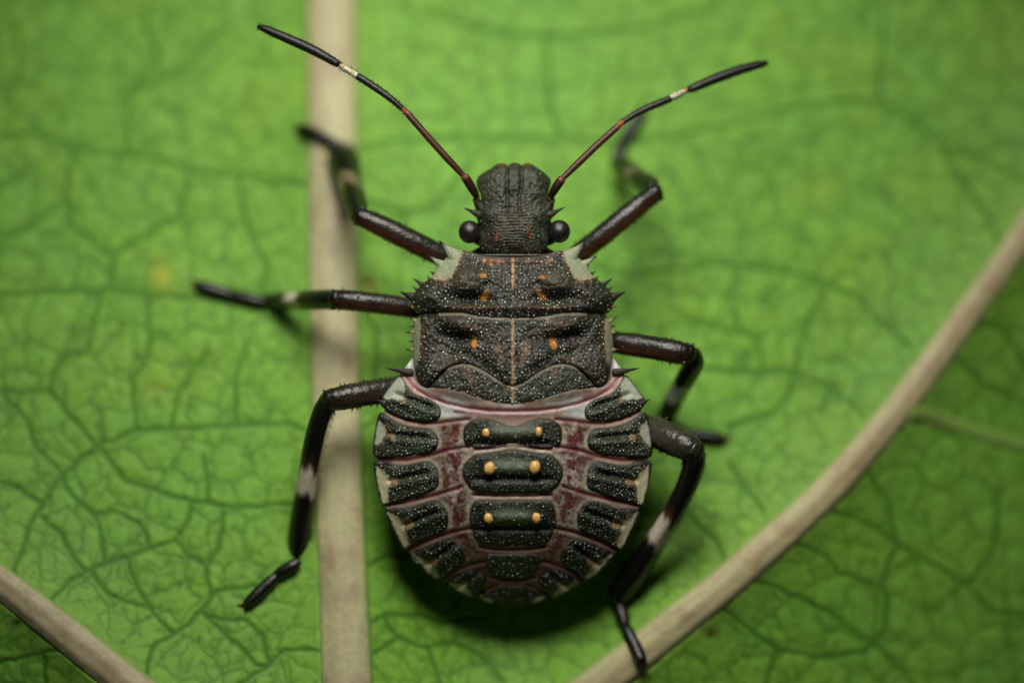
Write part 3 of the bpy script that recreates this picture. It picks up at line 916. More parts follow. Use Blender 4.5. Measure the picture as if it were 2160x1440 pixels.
def mes_c(x, y, d):
    xm = mx(x)
    c = base_dark(x, y, 0.4)
    c = mixc(c, BLACK, spot(xm, y, 966, 712, 32, 10, .12, .7) * .6)
    c = mixc(c, lin(92, 70, 52), spot(xm, y, 976, 684, 26, 9, .25, .7) * .6 * sstep(.35, .6, fbm(x, y, 14, 721)))
    c = mixc(c, lin(100, 76, 58), np.exp(-(seg_dist(xm, y, [(928, 790), (945, 773), (968, 758)]) / 6.0) ** 2) * .75)
    c = mixc(c, lin(86, 74, 58), spot(xm, y, 935, 745, 14, 26, -.6, .8) * .5)
    c = mixc(c, ORANGE, spot(x, y, 1000, 724, 5.5, 11, 0, .5)); c = mixc(c, ORANGE, spot(x, y, 1167, 725, 6, 12, -.25, .5))
    for (a, b, r1, r2, an, m) in ((1050, 735, 6, 12, .2, .6), (1059, 756, 6, 11, .2, .65), (1109, 736, 8, 14, -.1, .75), (1103, 757, 6, 13, .2, .7), (1158, 676, 10, 5, 0, .4), (1000, 690, 10, 5, 0, .4)):
        c = mixc(c, lin(142, 114, 86), spot(x, y, a, b, r1, r2, an, .7) * m * (0.6 + .4 * fbm(x, y, 8, 722)))
    ml = np.exp(-((x - XC - .3) / 3.0) ** 2)
    c = mixc(c, lin(182, 154, 118), ml * (0.55 + .45 * sstep(.35, .6, fbm(x * 0, y, 30, 723))))
    c = mixc(c, lin(150, 142, 120), np.exp(-((y - np.interp(xm, [930, 975, 1010, 1081], [662, 662, 669, 674])) / 3.2) ** 2) * (xm > 925) * .75)
    sm = strip_m(x, y)
    c = mixc(c, lin(100, 62, 44), np.exp(-((xm - 892) / 5.0) ** 2) * sstep(672, 690, y) * sstep(770, 750, y) * .5)
    c = mixc(c, lin(146, 146, 122), sm)
    c = mixc(c, lin(108, 98, 80), np.exp(-d / 2.5) * (y > 765) * (xm > 940) * .7)
    return c
meso, mes_ol = plate('mesonotum', MES, mes_z, mes_c, M_shell, bug, step=2.1, skirt=14, smooth_n=4)
glint_beads(mes_ol, mes_z, meso, gap=7.4, r=(1.1, 2.4), margin=4, seed=13,
         accept=lambda x, y: np.where(strip_m(x, y) > .3, 0, np.where(y < 672, 0, np.where(mx(x) < 925, .3, np.where(spot(mx(x), y, 965, 690, 36, 20) > .5, .3, 1)))))
for t, a, b, c0 in [((860, 667), (874, 670), (876, 682), YEL * .8), ((855, 701), (871, 694), (871, 707), YEL * .8), ((854, 737), (870, 731), (871, 744), YEL * .8),
                    ((863, 688), (872, 684), (872, 692), DARK), ((861, 720), (870, 716), (870, 724), DARK)]:
    for fl_ in (False, True):
        g = (lambda p: (2 * XC - p[0], p[1])) if fl_ else (lambda p: p)
        zz = float(Hb(np.array(a[0] * 1.0), np.array(a[1] * 1.0)))
        spine(g(t), g(a), g(b), zz - 3, meso, c0, dz=0)

# ---- metanotum ---------------------------------------------------------------------
MET_L = [(1081, 806), (1060, 799), (1040, 788), (1018, 776), (995, 766), (975, 764), (955, 766), (938, 774), (925, 788), (912, 802), (906, 816), (930, 821), (955, 825), (995, 835), (1025, 847), (1055, 852), (1081, 854)]
MET = sym(MET_L)
def met_z(x, y, d):
    return Hb(x, y) + 6 * (1 - np.exp(-d / 6.0)) - 6 + rough_z(x, y, 0.9) * (1 - np.exp(-d / 6.0)) + 1.5 * np.exp(-((x - XC) / 4.0) ** 2)
def met_c(x, y, d):
    xm = mx(x)
    c = mixc(base_dark(x, y, 0.5), OLIVE, np.full(len(x), .25))
    for (a, b, r1, r2) in ((988, 789, 12, 9), (993, 805, 6, 8), (1170, 787, 11, 9)): c = mixc(c, lin(112, 88, 60), spot(x, y, a, b, r1, r2, 0.3, .7) * .6)
    dd = seg_dist(xm, y, [(945, 778), (960, 772), (978, 770), (995, 773), (1020, 784), (1045, 800), (1066, 813), (1081, 818)])
    c = mixc(c, lin(140, 132, 112), np.exp(-(dd / 3.0) ** 2) * .7)
    ml = np.exp(-((x - XC - .2) / (3.2 + 3 * sstep(826, 815, y))) ** 2)
    c = mixc(c, lin(188, 166, 128), ml * .9)
    c = mixc(c, lin(96, 34, 32), np.exp(-d / 2.0) * (y > 822) * .6)
    return c
meta, met_ol = plate('metanotum', MET, met_z, met_c, M_shell, bug, step=2.1, skirt=8, smooth_n=4)
glint_beads(met_ol, met_z, meta, gap=7.4, r=(1.1, 2.4), margin=4, seed=14, tint=.5,
         accept=lambda x, y: np.where(y < np.interp(mx(x), [925, 960, 978, 1020, 1081], [795, 776, 774, 790, 822]), 0, 1))
# grey shoulder ridge of the first abdominal ring, below the metanotum
# ---- abdominal plates ---------------------------------------------------------------
def mids(name, left_pts, seed, tub=None, bright=1.0, gap=8.5, dens=1.0):
    out = sym(left_pts) if left_pts[0][0] <= XC + 1 else left_pts
    cy0 = np.mean([p[1] for p in out])
    def zf(x, y, d):
        z = Hb(x, y) + 5 * (1 - np.exp(-d / 4.0)) - 2.5 + rough_z(x, y, 0.5)
        if tub:
            z = z + 8 * np.exp(-((y - tub[0][1]) / 13.0) ** 2) * sstep(70, 40, np.abs(x - XC))
            z = z - 7 * np.exp(-((y - tub[0][1] - 22) / 7.0) ** 2) * sstep(100, 70, np.abs(x - XC))
        return z
    def cf(x, y, d):
        c = base_dark(x, y, 0.75)
        if tub:
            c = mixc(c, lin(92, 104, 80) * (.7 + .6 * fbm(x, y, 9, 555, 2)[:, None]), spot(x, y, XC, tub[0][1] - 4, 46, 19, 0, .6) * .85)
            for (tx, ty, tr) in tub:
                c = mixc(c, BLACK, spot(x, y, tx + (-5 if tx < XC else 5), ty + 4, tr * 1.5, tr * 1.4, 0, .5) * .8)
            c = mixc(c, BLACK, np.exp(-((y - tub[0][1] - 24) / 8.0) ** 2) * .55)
        c = mixc(c, lin(90, 60, 44), np.exp(-d / 1.8) * .5)
        return c
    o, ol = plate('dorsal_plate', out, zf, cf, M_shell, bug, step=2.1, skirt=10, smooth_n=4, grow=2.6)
    glint_beads(ol, zf, o, gap=gap, r=(1.0, 2.2), margin=4, seed=seed, tint=.9, bright=bright,
             accept=(lambda x, y: dens * np.where((np.abs(x - XC) < 44) & (np.abs(y - tub[0][1]) < 18), .15, np.where(y > tub[0][1] + 22, .45, 1.0))) if tub else (lambda x, y: np.full(len(x), dens)))
    if tub:
        for (tx, ty, tr) in tub:
            n, m = 20, 12; v, f, c = [], [], []
            zb = float(zf(np.array([tx]), np.array([ty]), np.array([20.0]))[0])
            for i in range(m + 1):
                th = math.pi * i / m
                for j in range(n):
                    a = 2 * math.pi * j / n
                    wob = 1 + .05 * math.sin(2 * a + tx) + .03 * math.sin(5 * a + ty)
                    v.append((tx + tr * wob * math.sin(th) * math.cos(a), ty + tr * 1.2 * wob * math.sin(th) * math.sin(a), zb - 3 + tr * .85 * math.cos(th)))
                    k = float(sstep(.05, .95, np.array(math.cos(th) - .3 * math.sin(th) * math.sin(a))))  # highlight painted in: paler on top and towards the head
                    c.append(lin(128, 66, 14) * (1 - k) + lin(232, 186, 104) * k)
            for i in range(m):
                for j in range(n):
                    f.append((i * n + j, i * n + (j + 1) % n, (i + 1) * n + (j + 1) % n, (i + 1) * n + j))
            v = np.array(v)
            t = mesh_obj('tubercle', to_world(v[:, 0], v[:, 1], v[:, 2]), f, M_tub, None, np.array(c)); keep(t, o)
    return o
mids('c1', [(1081, 902), (1070, 900), (1058, 896), (1044, 890), (1027, 885), (1007, 885), (993, 891), (983, 900), (980, 912), (981, 929), (988, 939), (1004, 942), (1038, 940), (1068, 936), (1081, 934)], 21,
     [(1025.5, 913, 9.5), (1136, 911, 9.5)])
mids('c2', [(1081, 950), (1057, 953), (1030, 958), (1005, 961), (990, 971), (981, 983), (978, 996), (982, 1012), (990, 1024), (1003, 1034), (1030, 1036), (1081, 1036)], 22,
     [(1033, 988, 13), (1128, 986, 13)])
mids('c3', [(1081, 1057), (1043, 1057), (1010, 1058), (1000, 1063), (995, 1075), (993, 1100), (1001, 1127), (1012, 1141), (1024, 1146), (1081, 1147)], 23,
     [(1031, 1093, 11), (1131, 1092, 11)], bright=.8)
mids('c4', [(1081, 1170), (1050, 1170), (1030, 1171), (1026, 1182), (1033, 1200), (1047, 1214), (1060, 1217), (1081, 1217)], 24, bright=.7, gap=9, dens=.6)
mids('c5', [(1081, 1237), (1062, 1237), (1050, 1238), (1053, 1247), (1063, 1254), (1081, 1255)], 25, bright=.6, gap=10, dens=.4)
def small_plate(pl, seed):
    def zf(x, y, d): return Hb(x, y) + 5 * (1 - np.exp(-d / 4.0)) - 2 + rough_z(x, y, .5)
    def cf(x, y, d): return mixc(base_dark(x, y, .6), lin(90, 60, 44), np.exp(-d / 1.8) * .5)
    return plate('dorsal_plate', pl, zf, cf, M_shell, bug, step=2.1, skirt=10, smooth_n=4, grow=2.6)
for fl_ in (False, True):
    pl = [(1054, 1262), (1066, 1261), (1078, 1264), (1077, 1275), (1064, 1278), (1052, 1274)]
    small_plate([(2 * XC - a, b) for a, b in pl] if fl_ else pl, 26)

LAT = [  # outline of the whole lateral plate, pale margin patch, tan spot
 dict(o=[(843, 794), (850, 806), (860, 822), (873, 834), (898, 841), (916, 851), (927, 864), (923, 878), (907, 885), (877, 883), (845, 877), (819, 864), (806, 853), (806, 842), (820, 822), (832, 806)],
      p=[(838, 785), (852, 806), (854, 826), (850, 842), (838, 843), (812, 840), (800, 838), (825, 806)], t=(852, 842, 5, 8, 0)),
 dict(o=[(803, 873), (815, 878), (830, 890), (853, 900), (877, 905), (905, 907), (918, 920), (920, 936), (910, 948), (885, 955), (843, 960), (800, 963), (790, 957), (791, 930), (796, 895)],
      p=[(800, 886), (807, 894), (815, 907), (812, 918), (804, 930), (794, 940), (788, 936), (794, 900)], t=(828, 922, 6, 12, .2)),
 dict(o=[(791, 977), (806, 974), (823, 976), (838, 985), (858, 984), (880, 980), (903, 977), (917, 987), (922, 1010), (918, 1027), (893, 1038), (860, 1048), (823, 1060), (811, 1064), (806, 1058), (797, 1020)],
      p=[(790, 980), (800, 990), (812, 1003), (819, 1016), (815, 1036), (812, 1060), (802, 1062), (790, 1015)], t=(831, 1016, 11, 12, .2)),
 dict(o=[(816, 1080), (834, 1074), (860, 1076), (885, 1067), (910, 1060), (927, 1063), (939, 1080), (942, 1100), (935, 1117), (902, 1131), (868, 1149), (853, 1156), (838, 1130), (826, 1106)],
      p=[(814, 1082), (832, 1090), (846, 1100), (853, 1124), (858, 1150), (850, 1160), (830, 1120)], t=(862, 1103, 10, 15, .3)),
 dict(o=[(867, 1172), (882, 1162), (902, 1155), (929, 1144), (948, 1141), (963, 1151), (979, 1172), (973, 1185), (951, 1202), (924, 1222), (908, 1212), (886, 1193)],
      p=[(864, 1171), (880, 1180), (900, 1192), (914, 1206), (924, 1226), (895, 1208)], t=(912, 1183, 13, 10, .5)),
 dict(o=[(940, 1231), (950, 1222), (965, 1212), (990, 1204), (1011, 1210), (1023, 1224), (1010, 1246), (996, 1258), (970, 1248)],
      p=[(938, 1230), (958, 1236), (975, 1240), (986, 1249), (992, 1262), (965, 1250)], t=(980, 1232, 8, 6, .3)),
 dict(o=[(1010, 1259), (1022, 1251), (1033, 1247), (1046, 1249), (1051, 1257), (1044, 1270), (1030, 1268)],
      p=[(1008, 1258), (1022, 1261), (1032, 1264), (1038, 1272), (1024, 1270)], t=(1030, 1258, 3, 3, 0)),
]
for k, L_ in enumerate(LAT):
    for fl_ in (False, True):
        out = L_['o']; pal = np.array(L_['p'], float) + [0, 0, 1, 1, 2, 2.4, 2.4][k] * (np.array(L_['o'], float).mean(0) - np.array(L_['p'], float).mean(0)) * .10; tx, ty, tr1, tr2, ta = L_['t']
        oarr = np.array(out, float)
        cxm = oarr[:, 0].mean(); cym = oarr[:, 1].mean()
        ang = [0.35, 0.1, -0.22, -0.38, -0.6, -0.6, -0.4][k]
        amp = [1, 1, 1, 1, .8, .5, .3][k]
        seed = 40 + k * 2 + fl_
        def fold(x, fl_=fl_): return 2 * XC - x if fl_ else x
        def pale_m(x, y, s=1.5, r=6, pal=pal, seed=seed, fold=fold): return soft(fold(x), y, pal, s, r, 900 + seed)
        def zf(x, y, d, fold=fold, cxm=cxm, cym=cym, ang=ang, amp=amp, pale_m=pale_m):
            xx = fold(x)
            v = -(xx - cxm) * math.sin(ang) + (y - cym) * math.cos(ang)
            u = (xx - cxm) * math.cos(ang) + (y - cym) * math.sin(ang)
            z = Hb(x, y) + 5.5 * (1 - np.exp(-d / 4.0)) * (1 - .7 * pale_m(x, y, 8, 0)) - 2
            z = z - 10 * amp * np.exp(-((v + 4) / 6.0) ** 2) * sstep(-42, -20, u) * sstep(58, 45, u)    # fold
            z = z + 5 * amp * np.exp(-((v - 10) / 8.0) ** 2) * sstep(-42, -20, u)
            z = z - 4 * amp * np.exp(-((v + 20) / 4.0) ** 2) * sstep(-20, 0, u) * .6
            return z + rough_z(x, y, .8) * (1 - .85 * pale_m(x, y))
        def cf(x, y, d, fold=fold, cxm=cxm, cym=cym, ang=ang, pale_m=pale_m, tx=tx, ty=ty, tr1=tr1, tr2=tr2, ta=ta, k=k, seed=seed):
            xx = fold(x)
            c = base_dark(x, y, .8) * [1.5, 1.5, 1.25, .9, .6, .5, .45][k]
            v = -(xx - cxm) * math.sin(ang) + (y - cym) * math.cos(ang)
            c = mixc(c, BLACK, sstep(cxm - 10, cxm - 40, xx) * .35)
            dn = np.hypot((xx - tx) / tr1, (y - ty) / tr2) + (fbm(x, y, 8, 950 + seed) - .5) * .9
            c = mixc(c, lin(146, 116, 82) if k < 4 else lin(120, 92, 52), sstep(1.15, .8, dn) * .85)
            br = soft(xx, y, pal_grow[k], 3, 9, 970 + seed)
            c = mixc(c, lin(132, 104, 62), br * .55 * sstep(.4, .6, fbm(x, y, 9, 980 + seed)))
            pm = pale_m(x, y)
            pc = lin(178, 184, 162) if k < 2 else lin(206, 202, 160)
            c = mixc(c, np.tile(pc, (len(x), 1)) * (.92 + .16 * fbm(x, y, 12, 990)[:, None]), pm)
            edge = seg_dist(xx, y, body_edge)
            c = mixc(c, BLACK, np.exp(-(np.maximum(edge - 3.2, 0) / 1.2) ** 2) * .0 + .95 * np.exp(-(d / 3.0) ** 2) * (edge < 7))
            return c
        pal_grow = [np.array(q['p'], float) + (np.array(q['o'], float).mean(0) - np.array(q['p'], float).mean(0)) * .22 for q in LAT]
        body_edge = [p for p in out if False] or out[-(3 if k < 2 else 2):] + out[:1]
        if k == 0: body_edge = [(806, 842), (820, 822), (832, 806), (843, 794)]
        if k == 1: body_edge = [(790, 957), (791, 930), (796, 895), (803, 873)]
        if k == 2: body_edge = [(811, 1064), (806, 1058), (797, 1020), (791, 977)]
        if k == 3: body_edge = [(853, 1156), (838, 1130), (826, 1106), (816, 1080)]
        if k == 4: body_edge = [(924, 1222), (908, 1212), (886, 1193), (867, 1172)]
        if k == 5: body_edge = [(996, 1258), (970, 1248), (940, 1231)]
        if k == 6: body_edge = [(1044, 1270), (1030, 1268), (1010, 1259)]
        oo = [(2 * XC - a, b) for a, b in out] if fl_ else out
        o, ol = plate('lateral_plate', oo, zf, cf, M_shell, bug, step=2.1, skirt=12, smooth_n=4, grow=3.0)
        glint_beads(ol, zf, o, gap=[6.6, 6.6, 6.6, 6.8, 7.2, 7.4, 8][k], r=(1.0, 2.2), margin=4, seed=100 + seed, tint=.35, bright=[1, 1, 1, .9, .75, .65, .5][k],
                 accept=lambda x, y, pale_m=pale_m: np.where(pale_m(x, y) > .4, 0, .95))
        if k == 0:
            g = (lambda p: (2 * XC - p[0], p[1])) if fl_ else (lambda p: p)
            spine(g((791, 841)), g((806, 840)), g((808, 858)), float(Hb(np.array(808.), np.array(850.))) + 1, o, DARK, dz=-2)
            # long thorn in front of it
            spine(g((813, 776)), g((851, 774)), g((858, 794)), float(Hb(np.array(850.), np.array(784.))) + 5, o, DARK, dz=8)
        # fine teeth along the free margin
        mb = MB()
        ed = np.array(body_edge, float)
        ed = catmull(ed, 4) if len(ed) > 2 else ed
        sl = np.concatenate([[0], np.cumsum(np.hypot(*np.diff(ed, axis=0).T))])
        for s_ in np.arange(2, sl[-1] - 1, 3.6):
            ex = np.interp(s_, sl, ed[:, 0]); ey = np.interp(s_, sl, ed[:, 1])
            nx_, ny_ = ex - cxm, ey - cym; q = math.hypot(nx_, ny_)
            ln_ = 2.6 + random.random() * 1.6
            e1 = (ex - nx_ / q, ey - ny_ / q); e2 = (ex + nx_ / q * ln_, ey + ny_ / q * ln_)
            if fl_: e1 = (2 * XC - e1[0], e1[1]); e2 = (2 * XC - e2[0], e2[1])
            zz = float(Hb(np.array(e1[0]), np.array(e1[1]))) - 4
            mb.add(tube([(*e1, zz), (*e2, zz - 1)], [1.5, .4], lambda u, t: BLACK, n=5, sub=1, cap=False))
        t_ = mb.build('margin_teeth', M_shell, o); t_['kind'] = 'stuff'

build_body()

# ---- antennae -----------------------------------------------------------------------
def antenna(segs):
    e = empty('antenna', tuple(P(*segs[0][1][0])), bug)
    for nm, pts, rad, cf in segs:
        MB().add(tube(pts, rad, cf, n=14, sub=6, nz=.05, seed=int(pts[0][0]))).build(nm, M_ant, e)
    mb = MB()
    for nm, pts, rad, cf in segs[2:]:
        c = catmull(np.column_stack([pts, rad]), 14)
        for i in range(1, len(c) - 1):
            for q in range(2):
                a = random.random() * 6.28
                tx, ty = c[i + 1][:2] - c[i - 1][:2]; L0 = math.hypot(tx, ty)
                ux, uy = -ty / L0, tx / L0
                r0 = c[i][3] * .9
                ox, oz = math.cos(a), math.sin(a)
                p0 = (c[i][0] + ux * ox * r0, c[i][1] + uy * ox * r0, c[i][2] + oz * r0)
                l_ = 4 + random.random() * 2
                p1 = (p0[0] + ux * ox * l_ + tx / L0 * 4, p0[1] + uy * ox * l_ + ty / L0 * 4, p0[2] + oz * l_)
                mb.add(tube([p0, p1], [.55, .3], lambda u, t: BLACK * 1.6, n=3, sub=1, cap=False))
    h = mb.build('setae', M_ant, e); h['kind'] = 'stuff'
BR = lin(54, 30, 20); BR2 = lin(72, 36, 24); BK = lin(24, 20, 16); ORJ = lin(176, 78, 40); PB = lin(206, 200, 168)
def g2(a, b): return lambda u, t: a * (1 - u) + b * u
def ends(c, e0, e1, k=.08): return lambda u, t: e0 if u < k else (e1 if u > 1 - k else c)
antenna([('scape', [(1007, 418, -22), (1000, 405, -14), (990, 388, -8), (981, 374, -4)], [6, 8.5, 9.6, 9.4], lambda u, t: lin(150, 110, 40) if u < .06 else (lin(104, 60, 40) if u > .95 else BK * 1.3 * (1 - u) + BR * u)),
         ('pedicel', [(980, 373, -4), (945, 336, 2), (900, 286, 4), (858, 238, 2)], [6, 7.6, 7.4, 7.2], ends(BR2, lin(96, 54, 34), lin(120, 66, 50), .03)),
         ('third_segment', [(858, 239, 2), (848, 229, 1), (825, 209, 0), (790, 184, -4), (756, 162, -8)], [4, 5.6, 7.2, 7.8, 7.6], lambda u, t: ORJ if u < .1 else BK * 1.5),
         ('pale_band', [(757, 163, -8), (740, 152, -10), (726, 144, -12), (716, 137, -13)], [6, 6.6, 6, 4], lambda u, t: PB if u < .85 else lin(190, 150, 90)),
         ('flagellum', [(717, 138, -13), (705, 131, -14), (660, 106, -20), (600, 79, -27), (560, 62, -32), (545, 57, -34)], [4, 8.6, 10.4, 10.2, 8.2, 4], lambda u, t: BK)])
antenna([('scape', [(1161, 418, -22), (1167, 405, -14), (1175, 392, -8), (1184, 379, -6)], [6, 8.5, 9.6, 9.4], lambda u, t: lin(150, 110, 40) if u < .06 else (lin(104, 60, 40) if u > .95 else BK * 1.3 * (1 - u) + BR * u)),
         ('pedicel', [(1184, 379, -6), (1220, 344, -14), (1262, 304, -24), (1302, 268, -34)], [6, 7.6, 7.4, 7.2], ends(BR2, lin(96, 54, 34), lin(120, 66, 50), .03)),
         ('third_segment', [(1302, 268, -34), (1315, 257, -37), (1345, 238, -44), (1385, 220, -52), (1412, 209, -58)], [4, 5.6, 7.2, 7.8, 7.6], lambda u, t: ORJ if u < .12 else BK * 1.5),
         ('pale_band', [(1411, 209, -58), (1424, 202, -61), (1438, 195, -64), (1450, 190, -66)], [6, 6.6, 6, 4], lambda u, t: PB if u < .85 else lin(190, 150, 90)),
         ('flagellum', [(1450, 190, -66), (1462, 186, -68), (1510, 166, -78), (1560, 148, -88), (1600, 137, -95), (1618, 133, -98)], [4, 8.6, 10.4, 10.2, 8.2, 4], lambda u, t: BK)])

# ---- legs -----------------------------------------------------------------------------
LB = lin(32, 29, 23); LR = lin(118, 66, 30); LK = lin(20, 20, 16); PALEB = lin(206, 196, 172)
def femur_col(LB, w, sg=-1):
  def femur_c(u, t):
    s_ = math.sin(t)
    k = w * max(0, 1 - abs(s_ - 0.3) * 1.3) * float(sstep(-.35, .25, np.array(sg * math.cos(t))))
    c = LB * (1 - k) + LR * k
    if u > .82: c = c * (1 - (u - .82) * 3)
    return c
  return femur_c
def tibia_c(b0, b1, sd, PALEB=PALEB):
    def f(u, t):
        w = .025 * math.sin(t * 2 + sd) + .02 * math.sin(5 * t + sd)
        k = float(sstep(b0 - .02, b0 + .02, np.array(u + w)) * sstep(b1 + .02, b1 - .02, np.array(u + w * .8)))
        c = LK * (1 + .5 * max(0, math.sin(3 * t)))
        e = float(sstep(b0 - .1, b0, np.array(u + w))) * (1 - k) * (u < b0 + .02)
        c = c * (1 - .6 * e) + lin(84, 58, 34) * .6 * e
        return c * (1 - k) + PALEB * k
    return f
def leg(fem, fr, tib, tr, tar, tarr, b0, b1, sd, hair_side, thorns, hl=17, ff=.9, fc=None, pb=None):
    e = empty('leg', tuple(P(*fem[0])), bug)
    mb = MB().add(tube(fem, fr, fc or femur_col(LB, 1.0, -1 if fem[-1][0] < 1080 else 1), n=22, sub=12, nz=.09, seed=sd, flat=ff))
    c = catmull(np.column_stack([fem, fr]), 10)
    rg = random.Random(sd)
    for q in range(thorns):          # short black thorns
        i = int(rg.uniform(.25, .96) * (len(c) - 2)) + 1
        tx, ty = c[min(i + 1, len(c) - 1)][:2] - c[i - 1][:2]; L0 = math.hypot(tx, ty); tx /= L0; ty /= L0
        a = rg.choice([0.15, 0.5, 1.2, 1.9, 2.6, 3.0, -.15, 3.3]) + rg.uniform(-.2, .2)
        ux, uy = -ty * math.cos(a), tx * math.cos(a); uz = math.sin(a) * ff
        r0 = c[i][3]; l_ = rg.uniform(4, 8)
        p0 = (c[i][0] + ux * r0 * .9, c[i][1] + uy * r0 * .9, c[i][2] + uz * r0 * .9)
        p1 = (c[i][0] + ux * (r0 + l_) + tx * l_ * .5, c[i][1] + uy * (r0 + l_) + ty * l_ * .5, c[i][2] + uz * (r0 + l_))
        mb.add(tube([p0, p1], [rg.uniform(1.8, 3), .4], lambda u, t: BLACK if rg.random() < .7 else lin(120, 110, 96), n=6, sub=1, cap=False))
    fx, fy = c[-1][:2] - c[-4][:2]; L0 = math.hypot(fx, fy); fx /= L0; fy /= L0
    for sg in (-1, 1):               # two teeth at the knee
        r0 = c[-1][3]
        p0 = (c[-2][0] - fy * sg * r0 * .75, c[-2][1] + fx * sg * r0 * .75, c[-2][2] + 3)
        p1 = (p0[0] - fy * sg * 6 + fx * 12, p0[1] + fx * sg * 6 + fy * 12, p0[2] + 3)
        mb.add(tube([p0, ((p0[0] + p1[0]) / 2, (p0[1] + p1[1]) / 2, p0[2] + 2), p1], [5.5, 3.6, .8], lambda u, t: LK, n=8, sub=3))
    mb.build('femur', M_leg, e)
    tb = MB().add(tube(tib, tr, tibia_c(b0, b1, sd, PALEB if pb is None else pb), n=18, sub=10, lobes=.07, nz=.03, seed=sd + 5)).build('tibia', M_tib, e)
    # tarsus: two or three beads on the leaf, then claws
    tm = MB(); ctar = np.array(tar, float)
    for i in range(len(tar) - 1):
        a, b = ctar[i], ctar[i + 1]
        m1, m2 = a + (b - a) * .25, a + (b - a) * .75
        tm.add(tube([a, m1, m2, b], [tarr[i] * .8, tarr[i] * 1.15, tarr[i] * 1.2, tarr[i] * 1.0], lambda u, t: LK * (1.1 if u < .9 else 2.2), n=14, sub=5, nz=.04, seed=sd + i))
    to = tm.build('tarsus', M_leg, e)
    d = ctar[-1] - ctar[-2]; d /= np.linalg.norm(d)
    nrm = np.array([-d[1], d[0], 0]); p = ctar[-1] - np.array([0, 0, 1.0])
    for sg in (-1, 1):
        q1 = p + d * 13 + nrm * sg * 7; q2 = p + d * 19 + nrm * sg * 13
        for q in (q1, q2): q[2] = max(float(zsurf(q[0], q[1])) + 1.0, q[2] - 6)
        MB().add(tube([p - d * 2, q1, q2], [4.4, 3.6, 1.2], lambda u, t: lin(140, 66, 24) * (1 - u) + BLACK * u, n=8, sub=4)).build('claw', M_leg, e)
    # bristles along the tibia
    hb = MB(); ct = catmull(np.column_stack([tib, tr]), 16)
    for i in range(4, len(ct) - 1):
        for side in hair_side:
            tx, ty = ct[min(i + 1, len(ct) - 1)][:2] - ct[i - 1][:2]; L0 = math.hypot(tx, ty) + 1e-6; tx /= L0; ty /= L0
            ux, uy = -ty * side, tx * side
            r0 = ct[i][3]; l_ = hl * rg.uniform(.5, 1.1)
            p0 = (ct[i][0] + ux * r0 * .95, ct[i][1] + uy * r0 * .95, ct[i][2] + rg.uniform(-4, 4))
            p1 = (p0[0] + ux * l_ * .6 + tx * l_ * .55, p0[1] + uy * l_ * .6 + ty * l_ * .55, p0[2] + rg.uniform(-3, 3))
            hb.add(tube([p0, p1], [.75, .35], lambda u, t: lin(44, 36, 26), n=4, sub=1, cap=False))
    if hb.v:
        h = hb.build('bristles', M_leg, e); h['kind'] = 'stuff'
    return e
def zs(x, y, r): return float(zsurf(x, y)) + r

# left front
leg([(985, 570, -110), (945, 546, -84), (880, 514, -70), (815, 482, -66), (760, 457, -72)], [20, 23, 24, 23.5, 20],
    [(757, 456, -78), (746, 425, -130), (735, 380, -205), (722, 338, -275), (712, 312, -316)], [18, 21, 25, 32, 20],
    [(712, 312, zs(712, 312, 13)), (684, 292, zs(684, 292, 9)), (636, 272, zs(650, 272, 8) - 6)], [11, 12], .36, .52, 1, (1,), 14, pb=lin(118, 106, 82))
# right front
leg([(1180, 570, -110), (1222, 535, -88), (1285, 485, -82), (1340, 440, -90), (1382, 407, -106)], [20, 22, 22.5, 22, 20],
    [(1380, 405, -112), (1362, 390, -150), (1330, 367, -230), (1302, 346, -315)], [18, 18, 18, 17],
    [(1302, 346, zs(1302, 346, 14)), (1310, 305, zs(1310, 305, 9)), (1352, 243, zs(1352, 243, 9))], [12, 12], .40, .56, 2, (1,), 14, pb=lin(112, 100, 84))
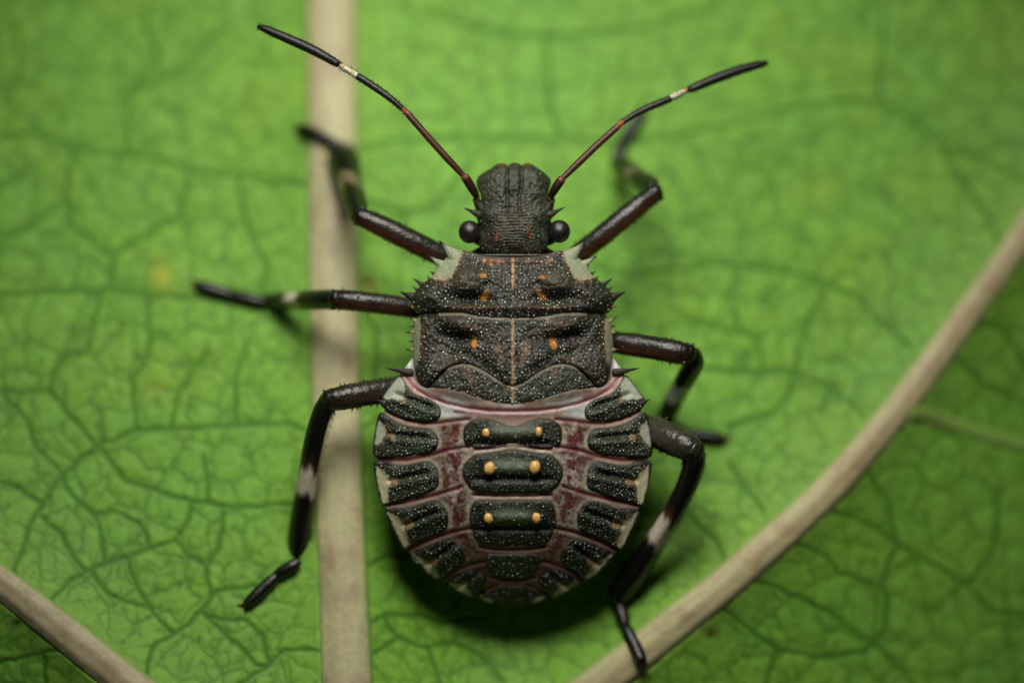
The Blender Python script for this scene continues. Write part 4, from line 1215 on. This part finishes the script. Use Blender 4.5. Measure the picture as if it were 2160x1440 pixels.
# left middle
leg([(930, 660, -110), (870, 650, -84), (800, 640, -68), (740, 634, -62), (708, 632, -66)], [19, 21, 22, 22, 21],
    [(712, 632, -70), (670, 632, -108), (610, 634, -190), (548, 637, -285)], [19, 19, 17.5, 17],
    [(556, 638, zs(556, 638, 14)), (492, 624, zs(492, 624, 9)), (420, 603, zs(420, 603, 9))], [12, 12], .40, .56, 3, (1, -1), 12, hl=9)
# right middle
leg([(1240, 712, -110), (1300, 722, -80), (1370, 732, -58), (1425, 742, -46), (1452, 746, -48)], [21, 24, 25, 25, 22],
    [(1452, 744, -54), (1463, 765, -70), (1442, 805, -120), (1416, 855, -185), (1396, 896, -240)], [19, 20, 18.5, 18, 17],
    [(1398, 894, zs(1398, 894, 13)), (1445, 914, zs(1445, 914, 9)), (1520, 926, zs(1520, 926, 9))], [11, 12], .40, .62, 4, (1, -1), 16, hl=9, pb=lin(236, 228, 208))
# left hind
leg([(905, 815, -104), (845, 818, -66), (780, 828, -36), (725, 838, -18), (695, 844, -16)], [22, 26, 27, 26, 23],
    [(694, 842, -20), (679, 870, -26), (663, 925, -44), (651, 990, -66), (641, 1060, -92), (631, 1130, -116), (627, 1180, -134)], [18, 19, 19.5, 19.5, 21, 22.5, 18],
    [(628, 1186, zs(628, 1186, 13)), (585, 1212, zs(585, 1212, 10)), (522, 1272, zs(522, 1272, 9))], [12, 11.5], .44, .585, 5, (-1,), 18, hl=20, fc=femur_col(lin(44, 38, 30), .5))
# right hind
leg([(1300, 890, -110), (1375, 908, -66), (1415, 926, -32), (1446, 941, -12), (1466, 952, -6)], [28, 33, 32, 30, 25],
    [(1462, 952, -8), (1464, 978, -14), (1446, 1030, -36), (1414, 1090, -64), (1376, 1150, -96), (1334, 1215, -126), (1303, 1258, -146)], [20, 21, 20, 20, 22, 26, 22],
    [(1302, 1258, zs(1302, 1258, 14)), (1318, 1318, zs(1318, 1318, 11)), (1352, 1390, zs(1352, 1390, 10))], [13, 13], .44, .60, 6, (-1, 1), 18, hl=13, fc=femur_col(lin(62, 58, 46), .0))
